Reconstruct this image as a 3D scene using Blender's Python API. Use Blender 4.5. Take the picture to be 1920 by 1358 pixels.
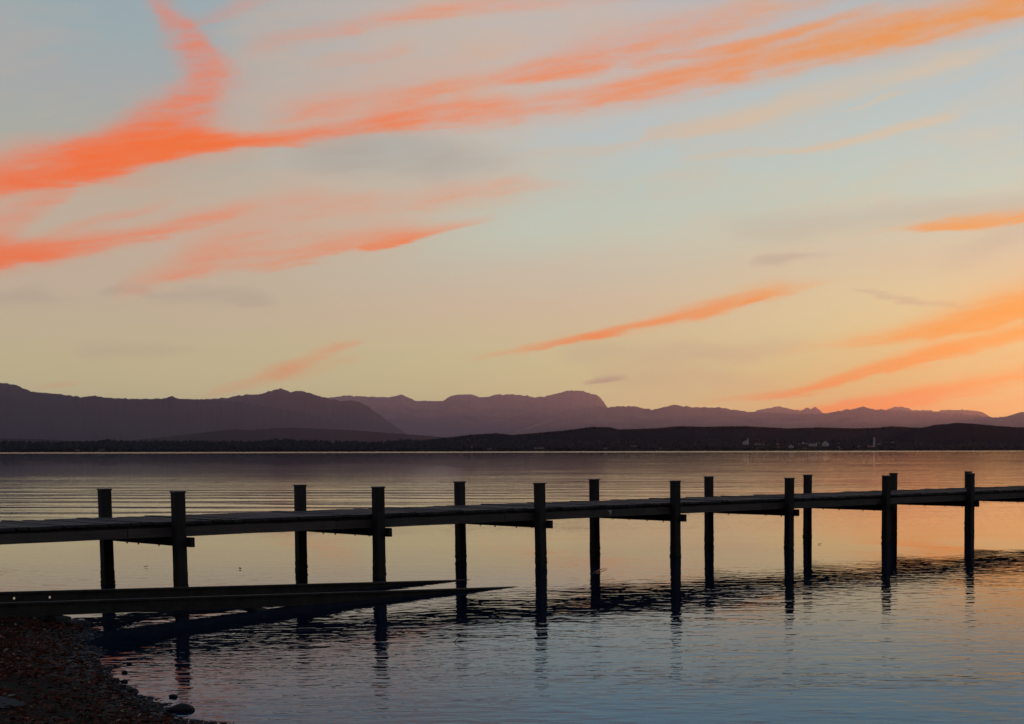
import bpy, bmesh, math, random
from math import radians, sin, cos, tan, pi, sqrt, atan2, exp
from mathutils import Vector, Matrix, noise

random.seed(11)
S = bpy.context.scene
C = S.collection
for o in list(bpy.data.objects):
    bpy.data.objects.remove(o)

# ------------------------------------------------------------------ camera
EYE = 2.6                                     # eye above the lake
cam = bpy.data.cameras.new('camera')
cam.sensor_width = 36.0
cam.lens = 2830.75 / 1920 * 36
cam.shift_x = -(1466.87 - 960) / 1920
cam.shift_y = (1051.23 - 679) / 1920
cam.clip_start = 0.1
cam.clip_end = 200000
camo = bpy.data.objects.new('camera', cam)
C.objects.link(camo)
camo.location = (0, 0, EYE)
camo.rotation_mode = 'XYZ'
camo.matrix_world = Matrix.Translation((0, 0, EYE)) @ Matrix.Rotation(pi / 2 - 0.0731, 4, 'X') @ Matrix.Rotation(-0.0019, 4, 'Z')
S.camera = camo

# ------------------------------------------------------------------ render settings
S.render.engine = 'CYCLES'
cy = S.cycles
cy.use_denoising = True
cy.max_bounces = 6
cy.diffuse_bounces = 2
cy.glossy_bounces = 3
cy.transmission_bounces = 2
cy.volume_bounces = 1
cy.sample_clamp_indirect = 4
cy.caustics_reflective = False
cy.caustics_refractive = False
S.view_settings.view_transform = 'Standard'
S.view_settings.look = 'None'
S.view_settings.exposure = 0.0
S.view_settings.gamma = 1.0
S.view_settings.use_curve_mapping = False

SUN_AZ, SUN_EL = 13.5, 1.9                    # degrees; azimuth from +Y towards +X

def lin(c):
    r = []
    for v in c:
        v = v / 255.0
        r.append(v / 12.92 if v <= 0.04045 else ((v + 0.055) / 1.055) ** 2.4)
    return (r[0], r[1], r[2], 1.0)

class NT:
    """small helper to write node trees"""
    def __init__(s, tree):
        s.t = tree
    def n(s, typ, **kw):
        nd = s.t.nodes.new(typ)
        for k, v in kw.items():
            setattr(nd, k, v)
        return nd
    def put(s, sock, v):
        if isinstance(v, bpy.types.NodeSocket):
            s.t.links.new(v, sock)
        elif v is not None:
            sock.default_value = v
    def math(s, op, a, b=None, c=None, clamp=False):
        nd = s.n('ShaderNodeMath', operation=op, use_clamp=clamp)
        for i, v in enumerate((a, b, c)):
            if v is not None:
                s.put(nd.inputs[i], v)
        return nd.outputs[0]
    def rng(s, v, a, b, c=0.0, d=1.0, kind='LINEAR'):
        nd = s.n('ShaderNodeMapRange', interpolation_type=kind)
        for i, x in enumerate((v, a, b, c, d)):
            s.put(nd.inputs[i], x)
        return nd.outputs[0]
    def mix(s, f, a, b, blend='MIX'):
        nd = s.n('ShaderNodeMix', data_type='RGBA', blend_type=blend)
        s.put(nd.inputs[0], f); s.put(nd.inputs[6], a); s.put(nd.inputs[7], b)
        return nd.outputs[2]
    def ramp(s, f, stops, interp='LINEAR'):
        nd = s.n('ShaderNodeValToRGB')
        r = nd.color_ramp
        r.interpolation = interp
        while len(r.elements) < len(stops):
            r.elements.new(0.5)
        for e, (p, c) in zip(r.elements, stops):
            e.position = p
            e.color = c if len(c) == 4 else (*c, 1)
        s.put(nd.inputs[0], f)
        return nd.outputs[0]
    def noise(s, vec, scale, detail=3, rough=0.5, dist=0.0, lac=2.0):
        nd = s.n('ShaderNodeTexNoise')
        s.put(nd.inputs['Vector'], vec)
        nd.inputs['Scale'].default_value = scale
        nd.inputs['Detail'].default_value = detail
        nd.inputs['Roughness'].default_value = rough
        nd.inputs['Distortion'].default_value = dist
        nd.inputs['Lacunarity'].default_value = lac
        return nd.outputs['Fac']
    def xyz(s, x, y, z=0.0):
        nd = s.n('ShaderNodeCombineXYZ')
        s.put(nd.inputs[0], x); s.put(nd.inputs[1], y); s.put(nd.inputs[2], z)
        return nd.outputs[0]
    def scaled(s, vec, sc, rot=(0, 0, 0)):
        nd = s.n('ShaderNodeMapping')
        s.put(nd.inputs['Vector'], vec)
        nd.inputs['Scale'].default_value = sc
        nd.inputs['Rotation'].default_value = rot
        return nd.outputs[0]

# ------------------------------------------------------------------ sky
# Cirrus streaks of the evening sky, in degrees of direction (azimuth from +Y,
# elevation): every row is (position along, centre, upper reach, lower reach, density);
# 'H' streaks run along the azimuth, the one 'V' plume runs up the elevation.
STREAKS = [
 ('H', 'o', [(-34.39, 7.47, 0.64, 0.32, 0.00), (-29.34, 8.35, 0.84, 0.30, 0.60), (-27.01, 8.69, 0.89, 0.27, 0.80), (-25.40, 9.05, 0.90, 0.28, 0.85), (-23.74, 9.52, 0.98, 0.30, 0.95), (-22.04, 10.13, 0.88, 0.34, 1.00), (-20.47, 10.58, 0.46, 0.27, 0.85), (-19.06, 10.81, 0.25, 0.21, 0.45), (-17.44, 10.95, 0.14, 0.14, 0.00)]),
 ('V', 'o', [(8.63, -26.06, 3.14, 1.90, 0.00), (9.39, -25.07, 3.18, 2.24, 0.40), (10.09, -23.72, 2.90, 2.13, 0.62), (10.69, -22.67, 2.24, 1.67, 0.74), (11.38, -21.66, 1.47, 1.28, 0.76), (12.14, -20.81, 1.05, 1.07, 0.68), (12.96, -20.26, 0.88, 0.87, 0.64), (13.71, -20.59, 0.73, 0.76, 0.68), (14.42, -21.22, 0.59, 0.58, 0.64), (15.13, -21.64, 0.45, 0.41, 0.55), (16.11, -21.85, 0.41, 0.41, 0.35), (19.86, -22.57, 0.50, 0.50, 0.00)]),
 ('H', 'o', [(-20.65, 10.64, 0.14, 0.14, 0.00), (-19.77, 10.73, 0.25, 0.21, 0.62), (-18.17, 10.87, 0.29, 0.25, 0.66), (-15.98, 11.24, 0.36, 0.25, 0.74), (-14.12, 11.74, 0.43, 0.36, 0.80), (-12.23, 12.06, 0.45, 0.51, 0.75), (-9.93, 12.42, 0.40, 0.55, 0.68), (-7.21, 12.80, 0.40, 0.44, 0.74), (-5.25, 13.24, 0.46, 0.59, 0.80), (-2.87, 13.72, 0.55, 0.62, 0.82), (-0.50, 14.20, 0.62, 0.66, 0.85), (1.88, 14.67, 0.69, 0.69, 0.84), (4.64, 15.23, 0.68, 0.79, 0.84), (7.37, 15.73, 0.71, 0.75, 0.84), (9.30, 16.11, 0.79, 0.79, 0.80), (14.20, 16.89, 0.85, 0.86, 0.60), (22.98, 17.85, 0.95, 0.97, 0.00)]),
 ('H', 'o', [(-19.04, 11.38, 0.18, 0.14, 0.00), (-16.69, 11.96, 0.36, 0.25, 0.34), (-13.73, 12.59, 0.32, 0.22, 0.40), (-11.07, 13.07, 0.29, 0.18, 0.50), (-8.37, 13.68, 0.61, 0.22, 0.70), (-6.02, 14.25, 0.72, 0.33, 0.60), (-3.26, 14.91, 0.75, 0.43, 0.52), (-0.89, 15.54, 0.79, 0.54, 0.42), (1.48, 16.27, 0.78, 0.61, 0.40), (4.63, 17.18, 0.87, 0.70, 0.30), (10.42, 19.01, 1.00, 0.85, 0.00)]),
 ('H', 'o', [(-10.31, 13.01, 0.15, 0.15, 0.00), (-7.98, 13.43, 0.25, 0.18, 0.30), (-5.24, 13.99, 0.22, 0.15, 0.42), (-3.27, 14.28, 0.16, 0.13, 0.50), (-1.29, 14.64, 0.16, 0.15, 0.60), (0.69, 15.11, 0.18, 0.14, 0.62), (2.47, 15.56, 0.16, 0.13, 0.55), (4.24, 16.03, 0.18, 0.14, 0.20), (5.81, 16.45, 0.18, 0.18, 0.00)]),
 ('H', 'b', [(-9.96, 10.76, 0.19, 0.15, 0.00), (-7.62, 10.90, 0.19, 0.15, 0.50), (-5.66, 11.16, 0.15, 0.13, 0.55), (-4.77, 11.55, 0.22, 0.22, 0.75), (-2.69, 11.87, 0.30, 0.24, 0.85), (-0.90, 12.19, 0.33, 0.28, 0.85), (0.69, 12.73, 0.37, 0.33, 0.80), (2.67, 13.27, 0.33, 0.29, 0.65), (5.43, 13.84, 0.25, 0.26, 0.60), (8.55, 14.47, 0.22, 0.22, 0.40), (11.42, 14.98, 0.21, 0.21, 0.30), (16.07, 15.56, 0.21, 0.21, 0.00)]),
 ('H', 'b', [(-4.28, 10.65, 0.11, 0.11, 0.00), (-2.69, 10.82, 0.09, 0.09, 0.50), (-1.30, 11.01, 0.11, 0.11, 0.60), (-0.31, 11.09, 0.11, 0.11, 0.30), (0.69, 11.20, 0.11, 0.11, 0.00)]),
 ('H', 'b', [(-0.90, 10.98, 0.06, 0.06, 0.00), (-0.11, 11.03, 0.08, 0.08, 0.70), (1.29, 11.12, 0.11, 0.09, 0.85), (2.48, 11.21, 0.15, 0.11, 0.90), (3.47, 11.42, 0.17, 0.15, 0.90), (4.65, 11.78, 0.15, 0.13, 0.80), (5.84, 12.07, 0.11, 0.09, 0.60), (6.62, 12.23, 0.07, 0.07, 0.00)]),
 ('H', 'b', [(1.48, 12.32, 0.07, 0.07, 0.00), (2.67, 12.47, 0.09, 0.09, 0.50), (3.66, 12.81, 0.11, 0.09, 0.60), (4.65, 13.05, 0.09, 0.07, 0.20), (5.24, 13.22, 0.07, 0.07, 0.00)]),
 ('H', 'o', [(-34.50, 5.05, 0.49, 0.33, 0.00), (-29.44, 5.87, 0.51, 0.31, 0.75), (-27.10, 6.34, 0.52, 0.31, 0.85), (-25.81, 6.57, 0.49, 0.28, 0.84), (-24.16, 6.92, 0.43, 0.25, 0.72), (-22.46, 7.44, 0.36, 0.22, 0.62), (-21.07, 7.92, 0.32, 0.20, 0.55), (-19.66, 8.39, 0.29, 0.18, 0.30), (-18.58, 8.72, 0.18, 0.18, 0.00)]),
 ('H', 'o', [(-30.20, 5.63, 0.68, 0.34, 0.00), (-27.71, 6.97, 0.86, 0.41, 0.45), (-26.74, 7.46, 0.86, 0.42, 0.45), (-26.09, 7.97, 0.69, 0.35, 0.42), (-25.26, 8.54, 0.52, 0.28, 0.40), (-24.59, 8.99, 0.35, 0.17, 0.00)]),
 ('H', 'o', [(-26.12, 7.03, 0.10, 0.10, 0.00), (-25.13, 7.38, 0.18, 0.14, 0.30), (-23.80, 7.86, 0.21, 0.14, 0.42), (-22.43, 8.33, 0.21, 0.14, 0.30), (-21.40, 8.66, 0.18, 0.11, 0.00)]),
 ('H', 'o', [(-23.88, 5.29, 0.18, 0.14, 0.00), (-22.86, 5.62, 0.43, 0.18, 0.34), (-21.64, 6.07, 0.65, 0.20, 0.46), (-20.06, 6.51, 0.84, 0.22, 0.50), (-18.27, 6.78, 0.92, 0.20, 0.52), (-16.07, 7.19, 0.75, 0.15, 0.66), (-14.20, 7.56, 0.56, 0.11, 0.74), (-12.69, 7.94, 0.30, 0.11, 0.62), (-11.54, 8.29, 0.15, 0.11, 0.45), (-10.38, 8.61, 0.09, 0.09, 0.00)]),
 ('H', 'o', [(-22.16, 6.01, 0.36, 0.36, 0.00), (-21.10, 6.82, 0.73, 0.62, 0.18), (-19.68, 7.64, 0.73, 0.62, 0.28), (-18.05, 8.28, 0.73, 0.55, 0.30), (-16.04, 8.61, 0.55, 0.44, 0.33), (-13.80, 8.84, 0.48, 0.45, 0.38), (-11.90, 9.20, 0.45, 0.41, 0.44), (-10.17, 9.50, 0.38, 0.30, 0.42), (-8.42, 9.71, 0.19, 0.17, 0.20), (-7.05, 9.89, 0.15, 0.15, 0.00)]),
 ('H', 'o', [(-11.62, 3.39, 0.06, 0.06, 0.00), (-10.84, 3.56, 0.08, 0.08, 0.45), (-9.67, 3.74, 0.14, 0.10, 0.60), (-7.31, 4.20, 0.20, 0.14, 0.82), (-4.92, 4.76, 0.24, 0.18, 0.85), (-2.72, 5.26, 0.35, 0.20, 0.78), (-0.92, 5.68, 0.39, 0.18, 0.80), (0.48, 5.99, 0.27, 0.14, 0.60), (1.68, 6.22, 0.12, 0.08, 0.30), (3.08, 6.43, 0.08, 0.08, 0.00)]),
 ('H', 'o', [(-21.07, 1.87, 0.07, 0.07, 0.00), (-20.54, 2.03, 0.11, 0.11, 0.30), (-19.10, 2.50, 0.21, 0.17, 0.42), (-17.64, 3.03, 0.25, 0.19, 0.58), (-16.53, 3.48, 0.23, 0.15, 0.58), (-15.78, 3.76, 0.15, 0.11, 0.50), (-15.22, 4.00, 0.10, 0.08, 0.00)]),
 ('H', 'o', [(-19.11, 2.31, 0.11, 0.11, 0.00), (-17.65, 2.69, 0.15, 0.15, 0.26), (-16.16, 3.18, 0.15, 0.15, 0.26), (-15.23, 3.46, 0.12, 0.12, 0.00)]),
 ('H', 'o', [(-26.29, 2.06, 0.05, 0.05, 0.00), (-25.80, 2.16, 0.07, 0.07, 0.30), (-25.14, 2.30, 0.07, 0.07, 0.32), (-24.64, 2.43, 0.05, 0.05, 0.00)]),
 ('H', 'o', [(2.68, 7.98, 0.08, 0.08, 0.00), (4.47, 8.14, 0.13, 0.10, 0.45), (5.46, 8.22, 0.21, 0.13, 0.75), (7.04, 8.35, 0.27, 0.19, 0.84), (9.00, 8.49, 0.32, 0.21, 0.85), (12.46, 8.73, 0.37, 0.26, 0.70), (19.79, 9.12, 0.36, 0.36, 0.00)]),
 ('H', 'o', [(-0.53, 3.58, 0.16, 0.16, 0.00), (1.48, 3.84, 0.24, 0.16, 0.34), (3.09, 4.03, 0.36, 0.20, 0.60), (4.69, 4.29, 0.49, 0.24, 0.78), (6.28, 4.59, 0.61, 0.29, 0.90), (7.66, 4.89, 0.68, 0.35, 0.97), (9.22, 5.26, 0.74, 0.39, 1.00), (12.50, 6.07, 1.14, 0.77, 0.90), (21.56, 8.12, 1.25, 1.08, 0.00)]),
 ('H', 'o', [(-3.75, 1.61, 0.08, 0.08, 0.00), (-2.54, 1.81, 0.10, 0.08, 0.35), (-0.93, 2.03, 0.14, 0.10, 0.60), (1.08, 2.40, 0.18, 0.14, 0.80), (3.09, 2.91, 0.26, 0.18, 0.84), (5.09, 3.42, 0.28, 0.22, 0.80), (7.07, 3.88, 0.30, 0.24, 0.76), (9.23, 4.36, 0.31, 0.25, 0.70), (13.46, 5.48, 0.57, 0.57, 0.60), (21.59, 7.22, 0.72, 0.73, 0.00)]),
 ('H', 'o', [(-0.53, 1.25, 0.16, 0.40, 0.00), (1.08, 1.44, 0.22, 0.32, 0.80), (3.09, 1.74, 0.30, 0.40, 0.96), (5.10, 1.99, 0.34, 0.36, 0.92), (6.69, 2.26, 0.34, 0.32, 0.72), (9.25, 2.79, 0.31, 0.32, 0.60), (14.43, 3.92, 0.77, 0.77, 0.60), (21.64, 5.22, 0.91, 0.92, 0.00)]),
 ('H', 'o', [(2.69, 1.08, 0.40, 0.60, 0.00), (5.10, 1.43, 0.28, 0.40, 0.45), (7.29, 1.58, 0.24, 0.28, 0.30), (9.65, 1.90, 0.28, 0.24, 0.30), (14.45, 2.38, 0.77, 0.58, 0.50), (19.95, 2.68, 0.75, 0.75, 0.00)]),
 ('H', 'o', [(-2.74, 1.99, 0.60, 0.60, 0.00), (0.68, 2.58, 1.00, 0.80, 0.16), (4.69, 3.42, 1.58, 1.59, 0.34), (9.23, 4.30, 2.14, 2.36, 0.46), (16.26, 5.40, 2.25, 2.85, 0.40), (24.98, 6.15, 1.77, 1.78, 0.00)]),
 ('H', 'o', [(-19.58, 11.17, 0.35, 0.25, 0.00), (-17.42, 11.75, 0.78, 0.54, 0.20), (-13.73, 12.68, 1.07, 0.61, 0.24), (-9.14, 13.69, 1.08, 0.54, 0.22), (-4.25, 14.90, 1.07, 0.54, 0.20), (0.69, 16.18, 1.06, 0.54, 0.15), (6.58, 17.47, 1.03, 0.70, 0.00)]),
 ('H', 'o', [(-21.57, 14.13, 0.14, 0.14, 0.00), (-20.53, 14.60, 0.20, 0.15, 0.36), (-19.47, 15.07, 0.24, 0.17, 0.38), (-18.40, 15.56, 0.24, 0.20, 0.30), (-16.59, 16.26, 0.20, 0.20, 0.00)]),
 ('H', 'o', [(-19.51, 13.80, 0.17, 0.17, 0.00), (-18.08, 14.19, 0.24, 0.21, 0.34), (-15.90, 14.72, 0.28, 0.24, 0.40), (-13.67, 15.29, 0.31, 0.25, 0.44), (-11.41, 15.69, 0.32, 0.25, 0.42), (-9.11, 15.97, 0.32, 0.28, 0.40), (-5.22, 16.48, 0.35, 0.35, 0.30), (0.70, 17.24, 0.35, 0.35, 0.00)]),
 ('H', 'o', [(-17.38, 13.43, 0.18, 0.18, 0.00), (-15.92, 13.74, 0.21, 0.21, 0.25), (-14.44, 14.01, 0.21, 0.18, 0.25), (-12.94, 14.34, 0.18, 0.18, 0.00)]),
 ('H', 'b', [(-20.59, 12.68, 1.04, 1.05, 0.00), (-18.99, 13.32, 1.89, 1.93, 0.50), (-16.28, 14.03, 2.59, 2.31, 0.62), (-12.94, 14.59, 2.95, 2.33, 0.66), (-9.89, 15.09, 2.96, 1.98, 0.64), (-7.18, 15.72, 2.62, 1.61, 0.50), (-4.23, 16.68, 2.08, 1.42, 0.30), (0.70, 17.94, 2.05, 1.40, 0.00)]),
 ('H', 'b', [(-21.01, 10.02, 0.35, 0.36, 0.00), (-19.77, 10.81, 1.06, 0.53, 0.60), (-17.43, 11.57, 1.07, 0.72, 0.60), (-13.73, 12.22, 0.90, 0.91, 0.55), (-9.93, 12.57, 0.73, 1.10, 0.50), (-6.23, 13.04, 0.55, 0.74, 0.30), (-3.27, 13.64, 0.37, 0.37, 0.00)]),
 ('H', 'b', [(-34.44, 6.35, 1.29, 1.46, 0.00), (-28.62, 7.25, 1.53, 1.89, 0.70), (-25.45, 7.62, 1.57, 1.94, 0.75), (-20.37, 7.90, 1.44, 1.83, 0.78), (-16.04, 8.83, 1.65, 1.67, 0.75), (-13.04, 9.50, 1.48, 1.69, 0.65), (-10.16, 9.97, 0.93, 1.13, 0.50), (-7.63, 10.41, 0.56, 0.75, 0.25), (-5.27, 10.64, 0.38, 0.38, 0.00)]),
 ('H', 'g', [(-18.18, 10.19, 0.36, 0.36, 0.00), (-16.36, 10.50, 0.62, 0.55, 0.50), (-14.51, 10.64, 0.69, 0.66, 0.62), (-12.64, 10.52, 0.63, 0.67, 0.55), (-11.11, 10.50, 0.48, 0.48, 0.35), (-9.19, 10.56, 0.37, 0.37, 0.00)]),
 ('H', 'g', [(-24.21, 5.28, 0.05, 0.05, 0.00), (-23.62, 5.41, 0.13, 0.11, 0.50), (-23.03, 5.52, 0.13, 0.11, 0.30), (-22.18, 5.35, 0.15, 0.13, 0.50), (-20.44, 5.45, 0.24, 0.17, 0.55), (-19.20, 5.38, 0.24, 0.20, 0.60), (-18.58, 5.36, 0.21, 0.17, 0.40), (-18.13, 5.30, 0.09, 0.09, 0.00)]),
 ('H', 'g', [(-31.70, 4.87, 0.17, 0.17, 0.00), (-27.14, 5.16, 0.16, 0.16, 0.50), (-26.18, 5.27, 0.21, 0.19, 0.50), (-25.37, 5.12, 0.16, 0.16, 0.30), (-24.55, 5.08, 0.09, 0.09, 0.00)]),
 ('H', 'g', [(-25.10, 3.34, 0.14, 0.14, 0.00), (-24.27, 3.47, 0.25, 0.25, 0.32), (-22.92, 3.47, 0.26, 0.22, 0.32), (-21.54, 3.56, 0.15, 0.15, 0.20), (-20.84, 3.63, 0.09, 0.09, 0.00)]),
 ('H', 'm', [(-7.57, 2.40, 0.04, 0.04, 0.00), (-7.17, 2.46, 0.08, 0.06, 0.60), (-6.63, 2.56, 0.14, 0.08, 0.75), (-6.18, 2.64, 0.12, 0.08, 0.55), (-5.74, 2.72, 0.06, 0.06, 0.00)]),
 ('H', 'g', [(-8.50, 3.46, 0.24, 0.24, 0.00), (-6.92, 3.59, 0.35, 0.36, 0.40), (-5.33, 3.48, 0.40, 0.36, 0.40), (-3.13, 3.76, 0.28, 0.28, 0.50), (-1.73, 3.64, 0.28, 0.28, 0.50), (-0.32, 3.78, 0.32, 0.28, 0.40), (1.48, 3.87, 0.24, 0.24, 0.00)]),
 ('H', 'g', [(-1.32, 6.87, 0.08, 0.08, 0.00), (-0.72, 7.01, 0.16, 0.16, 0.50), (0.28, 7.06, 0.16, 0.14, 0.50), (1.48, 7.20, 0.10, 0.10, 0.30), (2.08, 7.29, 0.06, 0.06, 0.00)]),
 ('H', 'g', [(2.48, 6.08, 0.04, 0.04, 0.00), (3.48, 5.87, 0.08, 0.08, 0.50), (5.08, 5.59, 0.10, 0.10, 0.50), (6.47, 5.35, 0.10, 0.10, 0.40), (7.46, 5.15, 0.08, 0.08, 0.00)]),
 ('H', 'g', [(-2.51, 8.28, 0.15, 0.15, 0.00), (-0.51, 8.23, 0.42, 0.46, 0.28), (1.88, 8.47, 0.38, 0.39, 0.30), (4.67, 8.69, 0.34, 0.38, 0.34), (7.43, 8.87, 0.34, 0.42, 0.38), (9.57, 9.05, 0.34, 0.42, 0.38), (14.33, 9.40, 0.37, 0.37, 0.40), (19.79, 9.49, 0.36, 0.36, 0.00)]),
 ('H', 'g', [(5.47, 6.79, 0.27, 0.27, 0.00), (6.85, 7.20, 0.46, 0.43, 0.25), (8.03, 7.67, 0.50, 0.46, 0.34), (9.19, 8.16, 0.49, 0.50, 0.34), (12.45, 9.10, 0.41, 0.41, 0.40), (17.99, 10.13, 0.36, 0.36, 0.00)]),
 ('H', 'g', [(-7.72, 2.87, 0.39, 0.40, 0.00), (-5.74, 2.64, 0.40, 0.40, 0.35), (-3.74, 2.79, 0.44, 0.44, 0.40), (-1.33, 2.59, 0.32, 0.32, 0.30), (0.68, 2.68, 0.20, 0.20, 0.00)]),
]
RAMPS = {
 'L': [(15.97, (148, 163, 170)), (14.20, (148, 165, 169)), (12.38, (160, 165, 165)), (10.91, (163, 167, 160)), (9.03, (177, 171, 153)), (7.13, (183, 175, 153)), (5.98, (187, 174, 150)), (4.81, (192, 175, 148)), (3.25, (196, 185, 144)), (1.88, (202, 195, 146)), (-0.00, (200, 186, 138))],
 'M': [(15.97, (172, 178, 186)), (14.20, (174, 182, 185)), (11.46, (175, 187, 188)), (9.60, (175, 192, 184)), (7.89, (183, 193, 178)), (6.75, (189, 184, 166)), (5.40, (197, 179, 155)), (4.42, (196, 183, 148)), (3.25, (194, 189, 143)), (2.07, (197, 193, 142)), (-0.00, (197, 183, 126))],
 'R': [(15.97, (162, 182, 190)), (13.29, (166, 186, 189)), (11.46, (172, 190, 188)), (9.79, (173, 194, 185)), (8.28, (185, 187, 168)), (7.13, (192, 183, 158)), (5.78, (198, 189, 150)), (4.42, (194, 190, 144)), (3.06, (188, 184, 130)), (1.88, (191, 175, 108)), (-0.00, (200, 145, 78))],
}

def build_world():
    w = bpy.data.worlds.new('World')
    S.world = w
    w.use_nodes = True
    w.node_tree.nodes.clear()
    g = NT(w.node_tree)
    tc = g.n('ShaderNodeTexCoord')
    sep = g.n('ShaderNodeSeparateXYZ')
    g.put(sep.inputs[0], tc.outputs['Generated'])
    X, Y, Z = sep.outputs
    az = g.math('MULTIPLY', g.math('ARCTAN2', X, Y), 57.29578)
    el = g.math('MULTIPLY', g.math('ARCSINE', Z), 57.29578)
    # fibres of the cirrus, drawn out along the wind
    fv = g.scaled(g.xyz(az, el), (0.10, 1.0, 1.0), (0, 0, radians(0)))
    shear = g.math('SUBTRACT', el, g.math('MULTIPLY', az, 0.16))
    fv = g.xyz(g.math('MULTIPLY', az, 0.22), shear, 3.3)
    f1 = g.noise(fv, 0.9, 5, 0.62, 0.35)
    f2 = g.noise(g.xyz(g.math('MULTIPLY', az, 0.17), shear, 9.1), 2.6, 6, 0.58, 0.5)
    f3 = g.noise(g.xyz(g.math('MULTIPLY', az, 0.11), g.math('SUBTRACT', el, g.math('MULTIPLY', az, 0.20)), 4.4), 6.0, 4, 0.55, 0.6)
    wob = g.noise(g.xyz(g.math('MULTIPLY', az, 0.8), g.math('MULTIPLY', el, 1.6), 1.7), 0.36, 3, 0.5)
    elw = g.math('ADD', el, g.math('MULTIPLY', g.math('SUBTRACT', wob, 0.5), 0.50))
    elw = g.math('ADD', elw, g.math('MULTIPLY', g.math('SUBTRACT', f2, 0.5), 0.55))
    wob2 = g.noise(g.xyz(az, el, 7.7), 0.5, 5, 0.62)
    azw = g.math('ADD', az, g.math('MULTIPLY', g.math('SUBTRACT', wob2, 0.5), 2.6))
    dens = {}
    for orient, cls, rows in STREAKS:
        u0, u1 = rows[0][0], rows[-1][0]
        lo = min(r[1] for r in rows); hi = max(r[1] for r in rows)
        span = max(hi - lo, 0.01)
        wmax = max(max(r[2], r[3]) for r in rows)
        t = g.rng(az if orient == 'H' else elw, u0, u1)
        cv = g.n('ShaderNodeRGBCurve')
        for ci in range(3):
            cu = cv.mapping.curves[ci]
            pts = [((r[0] - u0) / (u1 - u0), ((r[1] - lo) / span, r[2] / wmax, r[3] / wmax)[ci]) for r in rows]
            while len(cu.points) < len(pts):
                cu.points.new(0.5, 0.5)
            for p, q in zip(cu.points, pts):
                p.location = q
                p.handle_type = 'AUTO_CLAMPED'
        cv.mapping.update()
        g.put(cv.inputs['Color'], g.xyz(t, t, t))
        sc = g.n('ShaderNodeSeparateColor')
        g.put(sc.inputs[0], cv.outputs[0])
        fc = g.n('ShaderNodeFloatCurve')
        cu = fc.mapping.curves[0]
        while len(cu.points) < len(rows):
            cu.points.new(0.5, 0.5)
        for p, r in zip(cu.points, rows):
            p.location = ((r[0] - u0) / (u1 - u0), r[4])
            p.handle_type = 'AUTO_CLAMPED'
        fc.mapping.update()
        g.put(fc.inputs['Value'], t)
        d = g.math('SUBTRACT', elw if orient == 'H' else azw, g.math('MULTIPLY_ADD', sc.outputs[0], span, lo))
        up = g.math('DIVIDE', d, g.math('MAXIMUM', g.math('MULTIPLY', sc.outputs[1], wmax), 0.01))
        dn = g.math('DIVIDE', d, g.math('MULTIPLY', g.math('MAXIMUM', g.math('MULTIPLY', sc.outputs[2], wmax), 0.01), -1.0))
        q = g.math('MAXIMUM', up, dn)
        m = g.rng(q, 0.0, 2.1, 1.0, 0.0, 'SMOOTHERSTEP')
        m = g.math('MULTIPLY', m, fc.outputs[0])
        if cls in dens:      # layers of thin cloud add up like screens
            dens[cls] = g.math('SUBTRACT', 1.0, g.math('MULTIPLY', g.math('SUBTRACT', 1.0, dens[cls]), g.math('SUBTRACT', 1.0, m)))
        else:
            dens[cls] = m
    # clear sky: three ramps over elevation, from the dim side to the sunset side, and the far side of the sky
    e01 = g.math('DIVIDE', el, 90.0)
    HIGH = {'L': [(18.5, (138, 156, 170)), (25, (106, 130, 152)), (40, (66, 92, 122)), (90, (42, 62, 90))],
            'M': [(18.5, (150, 166, 180)), (25, (110, 134, 156)), (40, (66, 92, 122)), (90, (42, 62, 90))],
            'R': [(18.5, (150, 172, 184)), (25, (112, 138, 160)), (40, (68, 94, 124)), (90, (42, 62, 90))]}
    cols = {}
    for k in 'LMR':
        st = [(max(e, 0) / 90.0, lin(c)) for e, c in sorted(RAMPS[k] + HIGH[k])]   # noqa
        cols[k] = g.ramp(e01, st)
    cols['B'] = g.ramp(e01, [(0, lin((84, 72, 86))), (4 / 90, lin((104, 86, 98))), (10 / 90, lin((112, 98, 110))),
                             (20 / 90, lin((88, 92, 112))), (45 / 90, lin((62, 78, 104))), (1, lin((42, 62, 90)))])
    base = g.mix(g.rng(az, -23.0, -9.0, 0, 1, 'SMOOTHSTEP'), cols['L'], cols['M'])
    base = g.mix(g.rng(az, -9.0, 5.0, 0, 1, 'SMOOTHSTEP'), base, cols['R'])
    away = g.math('ABSOLUTE', g.math('SUBTRACT', az, SUN_AZ))
    away = g.math('MINIMUM', away, g.math('SUBTRACT', 360.0, away))
    base = g.mix(g.rng(away, 45.0, 120.0, 0, 1, 'SMOOTHSTEP'), base, cols['B'])
    # mottled veil
    fib = g.rng(f1, 0.30, 0.72, 0.0, 1.0)
    fine = g.rng(f2, 0.25, 0.75, 0.0, 1.0)
    tex = g.math('MULTIPLY_ADD', fib, 0.52, g.math('MULTIPLY_ADD', fine, 0.36, g.math('MULTIPLY_ADD', f3, 0.44, 0.34)))
    warm = g.ramp(g.rng(az, -27.0, 12.0), [(0, lin((242, 100, 26))), (0.25, lin((238, 108, 36))), (0.5, lin((234, 124, 56))),
                                          (0.72, lin((226, 138, 60))), (1.0, lin((224, 140, 44)))])
    warm = g.mix(g.math('MULTIPLY', g.rng(el, 4.2, 1.4), g.rng(az, -6.0, 4.0)), warm, lin((226, 112, 30)))
    warm = g.mix(g.rng(away, 50.0, 130.0), warm, lin((176, 138, 142)))
    beige = g.mix(g.rng(az, -24.0, 4.0), lin((196, 166, 148)), lin((206, 182, 152)))
    beige = g.mix(g.rng(away, 50.0, 130.0), beige, lin((150, 132, 142)))
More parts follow.
